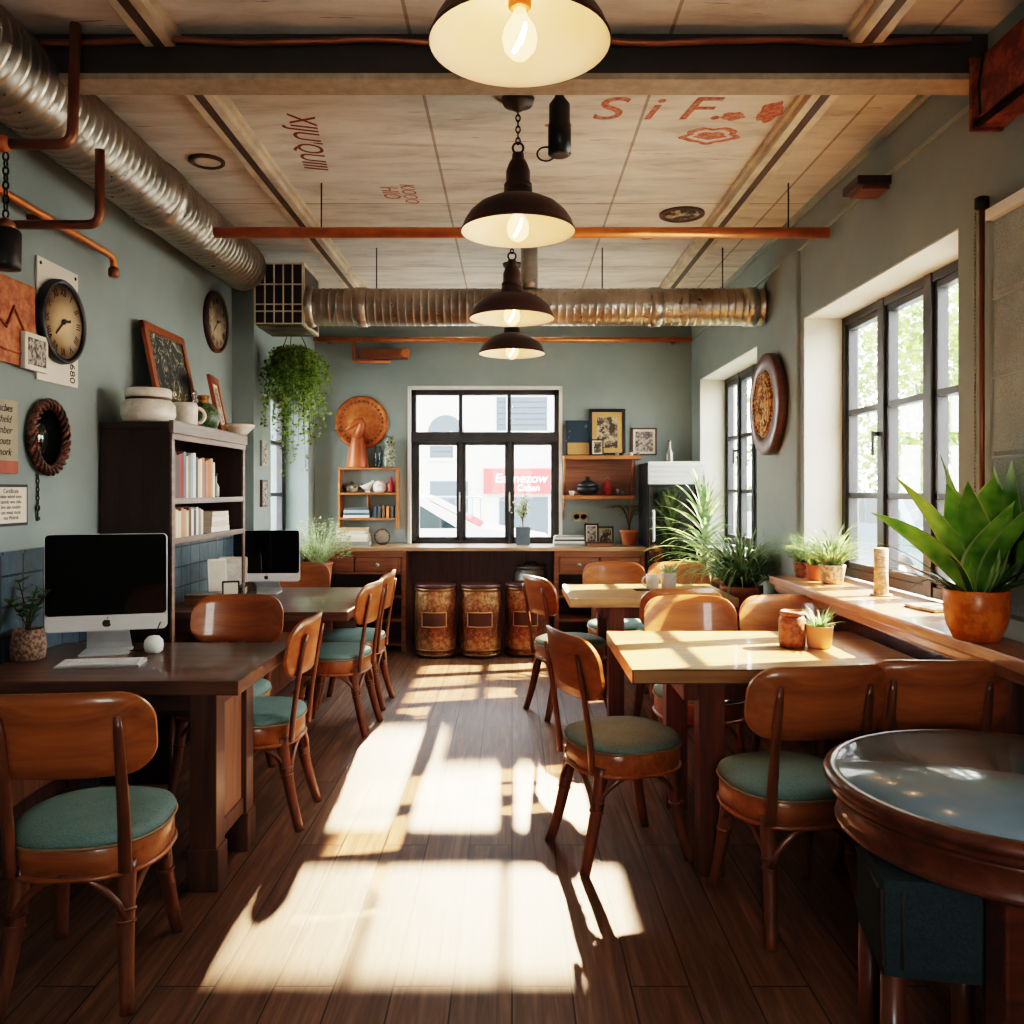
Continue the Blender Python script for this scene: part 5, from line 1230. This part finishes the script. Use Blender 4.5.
MB().box(-.07, .07, -.1, .1, 0, .003, .001).box(-.07, .07, -.1, .1, .011, .014, .001).build('cover', 'art_sepia', nb); MB().box(-.065, .067, -.097, .097, .003, .011, 0).build('page_block', 'paper', nb)

# big plant in orange pot
bp = thing('broad_leaf_plant', 'large broad leaved plant in a glossy orange pot near the right edge', 'plant', (1.54, 2.82, .922), 0)
MB().lathe([(.055, 0), (.068, .003), (.09, .05), (.099, .10), (.1, .165), (.097, .17), (.092, .165), (.09, .155)], 48, cap1=False).build('pot', 'pot_orange', bp)
MB().lathe([(.091, .153), (0, .158)], 32).build('soil', 'soil', bp)
rnd = random.Random(5)
q = MB(); e = MB()
def big(a, el, L, w, dr, tw=0):
    st_ = rnd.getstate()
    q.blade((.025*math.cos(a), .025*math.sin(a), .14), a, el, L, w, dr, 10, .35, .8, tw)
    e.blade((.025*math.cos(a), .025*math.sin(a), .14), a, el, L, w, dr, 10, .35, .8, tw, rim=1.12)
# upright broad blades
for a, el, L, w, dr in ((PI*.98, 1.15, .47, .10, .35), (PI*.75, 1.45, .50, .10, .2), (PI*1.15, 1.35, .40, .10, .3), (-.15, 1.25, .50, .11, .35), (.5, 1.38, .46, .12, .3),
                        (-PI*.5, 1.2, .38, .11, .5), (-PI*.7, 1.3, .42, .10, .35), (-PI*.3, 1.15, .44, .11, .5), (PI*.5, 1.3, .45, .1, .4), (0.1, .95, .46, .10, .7), (PI*1.02, .85, .44, .085, .45), (-.3, .75, .44, .09, .8)):
    big(a, el, L*1.0, w*1.4, dr, rnd.uniform(-.6, .6))
q.clamp(-1, .098).build('broad_leaf', 'leaf_big', bp); e.clamp(-1, .1).build('leaf_margin', 'leaf_edge', bp)
q = MB()
for k in range(26):
    a = rnd.uniform(0, 2*PI); q.blade((.04*math.cos(a), .04*math.sin(a), .14), a, rnd.uniform(.45, 1.15), rnd.uniform(.28, .46), rnd.uniform(.018, .032), rnd.uniform(.7, 1.5), 9, .3, .5)
q.clamp(-1, .1).build('strap_leaf', 'leaf', bp)

# floor plants at the back right
stn = thing('plant_stand', 'dark slatted wooden plant stand on the floor at the right end of the far table', 'stand', (1.49, 5.52, 0), 0)
q = MB()
for sx in (-1, 1):
    for sy in (-1, 1): q.box(sx*.105-.016, sx*.105+.016, sy*.105-.016, sy*.105+.016, 0, .60, .003)
q.build('leg', 'dark_wood', stn); q = MB(); q.box(-.12, .12, -.12, .12, .595, .62, .004)
for z in (.2, .3, .4): q.box(-.115, .115, -.122, -.11, z, z+.05, .003); q.box(-.115, .115, .11, .122, z, z+.05, .003); q.box(-.122, -.11, -.115, .115, z, z+.05, .003)
q.build('slat', 'dark_wood', stn)
grass_plant('spider_plant', 'bushy arching spider plant in a terracotta tub on the slatted stand', (1.49, 5.52, .621), [(.09, 0), (.105, .006), (.125, .13), (.138, .14), (.138, .18), (.125, .18), (.12, .16)], 'terracotta', 330, .56, .02, 'leaf_grey', 2.4, (.6, 1.45), hi=.17)
dr = thing('dracaena_plant', 'tall dracaena with long arching leaves rising in front of the fridge', 'plant', (1.49, 6.66, 0), 0)
MB().lathe([(.12, 0), (.14, .006), (.165, .26), (.175, .28), (.16, .28), (.155, .26)], 36, cap1=False).build('pot', 'pot_brown', dr); MB().lathe([(.156, .255), (0, .26)], 28).build('soil', 'soil', dr)
MB().tube([(0, 0, .25), (.012, .01, .6), (.02, .0, .95), (.03, 0, 1.28)], [.028, .024, .02, .012], 12).build('trunk', 'bark', dr)
q = MB()
for k in range(88):
    u = k/88; z = .72+.58*u; a = k*2.4
    q.blade((.02+.02*math.cos(a), .02*math.sin(a), z), a, .25+1.15*u**1.6+random.uniform(-.1, .15), (.56 if math.cos(a) < .2 else .4)*(1-.35*u)*random.uniform(.8, 1.15), .034, 1.7-1.1*u, 9, .35, .5)
q.clamp(-2, .18).build('foliage', 'leaf_grey', dr)
# potted palm on counter
pm = thing('potted_palm', 'small palm in a terracotta pot on the counter beside the fridge', 'plant', (at(629, 7.68), 7.66, .921), 0)
MB().lathe([(.055, 0), (.06, .004), (.078, .11), (.086, .115), (.086, .14), (.078, .14), (.075, .13)], 32, cap1=False).build('pot', 'terracotta', pm); MB().lathe([(.076, .128), (0, .132)], 24).build('soil', 'soil', pm)
q = MB(); f2 = MB()
for k in range(9):
    a = 2*PI*k/9+.2; pts = bez((0, 0, .13), (.03*math.cos(a), .03*math.sin(a), .42), (.20*math.cos(a), .14*math.sin(a), .34), 9); q.tube(pts, .004, 6)
    for i in range(3, 10):
        for sg_ in (-1, 1): f2.blade(pts[i], a+sg_*.9, .1, .10, .012, 1.2, 4, .2, .5)
q.build('stem', 'bark', pm); f2.clamp(-2, .112).build('frond', 'leaf', pm)
# flowering plant at window
fl = thing('window_plant', 'slender dried flower plant in a grey square planter standing at the back window', 'plant', (at(523, 7.75), 7.78, .921), 0)
q = MB(); q.rings([[Vector((sx*w_, sy*w_, z)) for sx, sy in ((-1, -1), (1, -1), (1, 1), (-1, 1))] for w_, z in ((.06, 0), (.07, .16), (.062, .16), (.058, .14))], smooth=False, cap1=True); q.build('pot', 'pot_grey', fl)
q = MB(); f2 = MB()
for k in range(16):
    a = random.uniform(0, 2*PI); top = Vector((.11*math.cos(a)*random.random(), .08*math.sin(a), random.uniform(.30, .52)))
    pts = bez((0, 0, .14), (0, 0, .3), top, 6); q.tube(pts, .0025, 5)
    for i in range(14): f2.leaf(pts[random.randint(3, 6)]+Vector((random.gauss(0, .02), random.gauss(0, .02), random.gauss(0, .02))), (random.uniform(-1, 1), random.uniform(-1, 1), random.uniform(-.5, 1)), .03, .016)
q.build('stem', 'bark', fl); f2.build('blossom', 'leaf_light', fl)
# pale grass bush on the left end of the counter
bs = thing('bushy_plant', 'pale feathery bush on a stand by the left side window', 'plant', (-1.66, 7.28, .0), 0)
MB().lathe([(.09, .56), (.10, .566), (.12, .78), (.13, .80), (.12, .80), (.115, .78)], 32, cap1=False).build('pot', 'terracotta', bs)
q = MB()
for sx in (-1, 1):
    for sy in (-1, 1): q.tube([(sx*.10, sy*.10, 0), (sx*.07, sy*.07, .56)], .012, 8)
q.lathe([(.0, .545), (.11, .545), (.11, .56), (0, .56)], 24); q.build('tripod_stand', 'dark_wood', bs)
q = MB()
for k in range(150):
    a = random.uniform(0, 2*PI); q.blade((.05*math.cos(a), .05*math.sin(a), .79), a, random.uniform(.7, 1.5), random.uniform(.25, .45), .01, random.uniform(.5, 1.6), 6, .3, .5)
for k in range(900):
    a = random.uniform(0, 2*PI); rr = .27*math.sqrt(random.random()); z = .84+.36*random.random()*(1-.5*(rr/.27)**2)
    x_ = max(-.17, rr*math.cos(a)); q.leaf((x_, rr*math.sin(a)*.9, z), (math.cos(a), math.sin(a), .4), .035, .012)
q.clamp(-.17, 2).build('foliage', 'leaf_light', bs)
# trailing plant under the vent
hpz = thing('hanging_plant', 'trailing green plant in a hidden hanging pot below the vent box', 'plant', (-1.60, 6.22, 2.38), 0)
MB().lathe([(.06, -.06), (.09, -.04), (.11, .05), (.115, .06), (.1, .06)], 28).build('pot', 'terracotta', hpz)
q = MB()
for k in range(3):
    a = 2*PI*k/3; q.tube([(.108*math.cos(a), .108*math.sin(a), .055), (0, 0, .30)], .003, 5)
q.tube([(0, 0, .3), (0, 0, CH-2.38)], .003, 5); q.build('hanger', 'chain', hpz)
q = MB(); f2 = MB(); rnd = random.Random(3)
for k in range(190):
    a = rnd.uniform(0, 2*PI); out = rnd.uniform(.06, .29); 
    L = rnd.choice([rnd.uniform(.15, .4), rnd.uniform(.25, .6), rnd.uniform(.4, .82)]) * (1.25-.55*out/.25)
    c, s = math.cos(a), math.sin(a)
    if c < 0: out *= .82
    top = Vector((.06*c, .06*s, .06)); mid = Vector((out*.8*c, out*.8*s, .13-.25*out)); end = Vector((out*c+rnd.gauss(0, .015), out*s+rnd.gauss(0, .015), .02-L))
    pts = bez(top, mid, end, 18)
    if k % 3 == 0: q.tube(pts, .0016, 4)
    for i in range(3, 19):
        for _ in range(2):
            f2.leaf(pts[i]+Vector((rnd.gauss(0, .01), rnd.gauss(0, .01), rnd.gauss(0, .012))), (rnd.uniform(-1, 1), rnd.uniform(-1, 1), rnd.uniform(-1, .5)), rnd.uniform(.022, .036), rnd.uniform(.015, .024))
q.build('stem', 'leaf', hpz); f2.clamp(-.23, 2).build('foliage', 'leaf_hang', hpz)

# ------------------------------------------------------------------ outside
struct(MB().box(-40, 40, 8.6, 60, -.3, -.02, 0).build('street_ground', 'road'))
struct(MB().box(2.3, 60, -30, 8.6, -.3, -.02, 0).box(-40, -2.5, -30, 8.6, -.3, -.02, 0).build('road', 'road'))
struct(MB().box(-14, 14, 15.6, 18, -.02, .1, .02).build('pavement', 'pavement'))
def building(lab, x0, x1, y, h, mat, wins, depth=5):
    t = thing('apartment_building', lab, 'building', ((x0+x1)/2, y, 0), 0)
    w = (x1-x0)/2; cx = (x0+x1)/2
    MB().box(-w, w, 0, depth, 0, h, 0).build('facade_wall', mat, t)
    MB().box(-w, w, -.12, 0, h-.25, h, .02).box(-w, w, -.05, 0, 2.42, 2.5, .01).build('cornice', 'facade', t)
    for a, b, z0, z1, slats in wins:
        q = MB(); q.box(a-cx, b-cx, -.03, .02, z0, z1, .004)
        if slats:
            n = int((z1-z0)/.12)
            for i in range(n): q.box(a-cx+.03, b-cx-.03, -.045, -.03, z0+i*(z1-z0)/n+.015, z0+(i+1)*(z1-z0)/n-.015, .004)
        q.build('window', 'shutter', t)
        MB().box(a-cx-.05, b-cx+.05, -.06, -.0, z0-.07, z0-.0, .005).build('window_ledge', 'facade2', t)
    return t
YF = 18
F = lambda px: at(px, YF)
G = lambda py: az(py, YF)
bA = building('cream house front with dark shutters across the street behind the back window', -4.2, F(492), YF, 5.3, 'facade', [(F(430), F(453), G(458), G(446), True), (F(430), F(468), .12, G(481), False)], 5)
q = MB(); c_ = (F(446)-(F(492)-4.2)/2); r_ = .38
q.prism([(r_*math.cos(PI*i/16), r_*math.sin(PI*i/16)) for i in range(17)], 0, .04, TR(c_, 0, G(433)) @ RX(PI/2)); q.build('arched_window', 'shutter', bA)
bB = building('pale house with louvred shutters above the red shop sign across the street', F(492)+.002, 4.6, YF, 5.6, 'facade2', [(F(480)+.35, F(506), G(431), G(397), True), (F(509), F(547), G(431), G(397), True), (F(485)+.3, F(506), .15, G(497), False), (F(512), F(548), .15, G(497), False)], 5)
sgn = thing('shop_sign', 'red shop sign board with white lettering seen through the back window', 'sign', (at(517.5, 17.9), 17.9, az(481, 17.9)), 0)
MB().box(-.72, .72, -.03, .098, -.27, .27, .01).build('board', 'sign_red', sgn)
lettering('lettering', 'Ealmezow', .27, 'brand_white', sgn, (.07, -.032, .05), (PI/2, 0, 0), .002, shear=.15, sx=1.0)
lettering('lettering', 'Caban', .19, 'brand_white', sgn, (.22, -.032, -.15), (PI/2, 0, 0), .002, shear=.15)
rlg = thing('street_railing', 'thin grey street railing across the road behind the back window', 'railing', (0, 14.5, 0), 0)
MB().tube([(at(405, 14.5), 0, az(497, 14.5)), (at(482, 14.5), 0, az(497, 14.5))], .018, 8).tube([(at(405, 14.5), 0, .35), (at(482, 14.5), 0, .35)], .012, 8).build('rail', 'car_blue', rlg)
q = MB()
for i in range(10): x_ = at(405+8.4*i, 14.5); q.box(x_-.01, x_+.01, -.01, .01, 0, az(497, 14.5), 0)
q.build('baluster', 'car_blue', rlg)
def car(lab, loc, rz, mat, sc=1):
    t = thing('car', lab, 'car', loc, rz)
    L, W = 2.1, .85
    side = [(-L, .35), (-L, .72), (-L+.08, .88), (-1.45, .95), (-.95, 1.36), (.15, 1.40), (.45, 1.34), (1.15, .98), (1.95, .84), (L, .66), (L, .32), (1.75, .25), (-1.75, .25)]
    MB().prism([(x, z) for x, z in side], -W, W, RX(PI/2)).build('car_body', mat, t)
    g = MB()
    for y in (-W-.004, W+.004):
        pts = [(-1.25, .98), (-.88, 1.29), (-.2, 1.31), (-.2, .98)], [(-.14, .98), (-.14, 1.31), (.12, 1.32), (.40, 1.27), (.88, .98)]
        for p in pts: g.face([(x, y, z) for x, z in p])
    g.face([(.49, -W+.1, 1.335), (.49, W-.1, 1.335), (1.14, W-.06, .995), (1.14, -W+.06, .995)]); g.face([(-1.42, -W+.1, .98), (-1.42, W-.1, .98), (-.98, W-.12, 1.345), (-.98, -W+.12, 1.345)])
    g.build('car_window', 'car_glass', t)
    for x in (-1.3, 1.3):
        for y in (-W+.06, W-.06):
            k = MB().lathe([(.2, -.09), (.31, -.08), (.32, -.05), (.32, .05), (.31, .08), (.2, .09)], 28, TR(x, y, .32) @ RX(PI/2)).build('wheel', 'tyre', t)
            MB().lathe([(.0, -.092), (.19, -.092), (.19, .092), (.0, .092)], 20, TR(x, y, .32) @ RX(PI/2)).build('hub_cap', 'silver', k)
    for y in (-.6, .6): MB().box(L-.03, L+.01, y-.16, y+.16, .62, .74, .02).build('headlight', 'vent_white', t)
    return t
car('white car parked in the street outside the back window', (-1.5, 10.6, 0), 0, 'car_white')
car('blue grey car parked outside the big right hand window, nearer one', (5.6, 11.6, 0), PI/2, 'car_blue')
car('white car parked outside the right hand windows, farther one', (5.7, 17.2, 0), PI/2, 'car_white')
def tree(lab, x, y, h, r, seed, n=2600):
    t = thing('leafy_tree', lab, 'tree', (x, y, 0), 0, 'trees outside the right hand windows'); rn = random.Random(seed)
    MB().tube([(0, 0, -.1), (.05, .03, h*.3), (.0, 0, h*.6), (.05, 0, h*.85)], [.16, .13, .1, .04], 10).tube([(.02, 0, h*.35), (.5, .3, h*.6)], [.07, .03], 8).tube([(.02, 0, h*.4), (-.4, -.4, h*.65)], [.07, .03], 8).build('trunk', 'bark', t)
    cl = [(rn.uniform(-r, r)*.6, rn.uniform(-r, r)*.6, h*.32+rn.random()*h*.55, rn.uniform(.35, .6)*r) for _ in range(12)]
    q = MB()
    for k in range(n):
        cx, cy, cz, cr = rn.choice(cl); v = Vector((rn.gauss(0, 1), rn.gauss(0, 1), rn.gauss(0, 1))).normalized()*cr*rn.uniform(.6, 1.05)
        q.leaf((cx+v.x, cy+v.y, cz+v.z), (rn.uniform(-1, 1), rn.uniform(-1, 1), rn.uniform(-1, .6)), rn.uniform(.12, .22), rn.uniform(.08, .14))
    q.build('foliage', 'leaf_tree', t)
for i, (x, y, h, r) in enumerate(((8.3, 15.6, 5.2, 1.9), (9.6, 19.8, 6.2, 2.3), (7.4, 20.5, 5.4, 1.9), (11.2, 16.5, 6.0, 2.2), (12, 23, 7, 2.6))):
    tree(('light green leafy tree beyond the parked cars, nearest of the row outside the right window', 'light green leafy tree in the middle of the row outside the right window', 'light green leafy tree seen toward the farther side of the right window row', 'light green leafy tree at the near edge of the right window view', 'tall light green leafy tree farthest behind the row outside the right window')[i], x, y, h, r, 20+i, 2200)

# ------------------------------------------------------------------ light, sky, camera
w = bpy.data.worlds.new('sky'); S.world = w; w.use_nodes = True
bg = w.node_tree.nodes['Background']; tcw = w.node_tree.nodes.new('ShaderNodeTexCoord'); spw = w.node_tree.nodes.new('ShaderNodeSeparateXYZ'); rw = w.node_tree.nodes.new('ShaderNodeValToRGB')
w.node_tree.links.new(tcw.outputs['Generated'], spw.inputs[0]); w.node_tree.links.new(spw.outputs[2], rw.inputs[0]); w.node_tree.links.new(rw.outputs[0], bg.inputs[0])
rw.color_ramp.elements[0].position = 0; rw.color_ramp.elements[0].color = (1.0, .95, .87, 1); rw.color_ramp.elements[1].position = .6; rw.color_ramp.elements[1].color = (.82, .92, 1.0, 1)
bg.inputs[1].default_value = SKY = 13
def sun(name, d, e, c, ang):
    l = bpy.data.lights.new(name, 'SUN'); l.energy = e; l.color = c; l.angle = ang
    o = bpy.data.objects.new(name, l); C.objects.link(o); o.rotation_euler = Vector(d).to_track_quat('-Z', 'Y').to_euler(); o.location = (0, 12, 8); return o
sun('sun', (.0, -1, -.412), 17, (1, .68, .40), math.radians(.7))
sun('added_side_sun', (-1, -.25, -.87), 46, (1, .78, .52), math.radians(.9))  # second sun, added to brighten the tabletops and the far floor

cam = bpy.data.cameras.new('camera'); co = bpy.data.objects.new('camera', cam); C.objects.link(co)
co.location = (0, 0, CAMZ); co.rotation_euler = (PI/2, 0, 0); cam.sensor_width = 36; cam.lens = 850/1024*36; cam.shift_y = -22/1024; cam.clip_start = .05; cam.clip_end = 200
S.camera = co
S.view_settings.view_transform = 'Filmic'; S.view_settings.look = 'High Contrast'; S.view_settings.exposure = .8
S.cycles.use_denoising = True; S.cycles.max_bounces = 10; S.cycles.diffuse_bounces = 5; S.cycles.transparent_max_bounces = 16; S.cycles.caustics_reflective = False; S.cycles.caustics_refractive = False; S.cycles.sample_clamp_indirect = 6
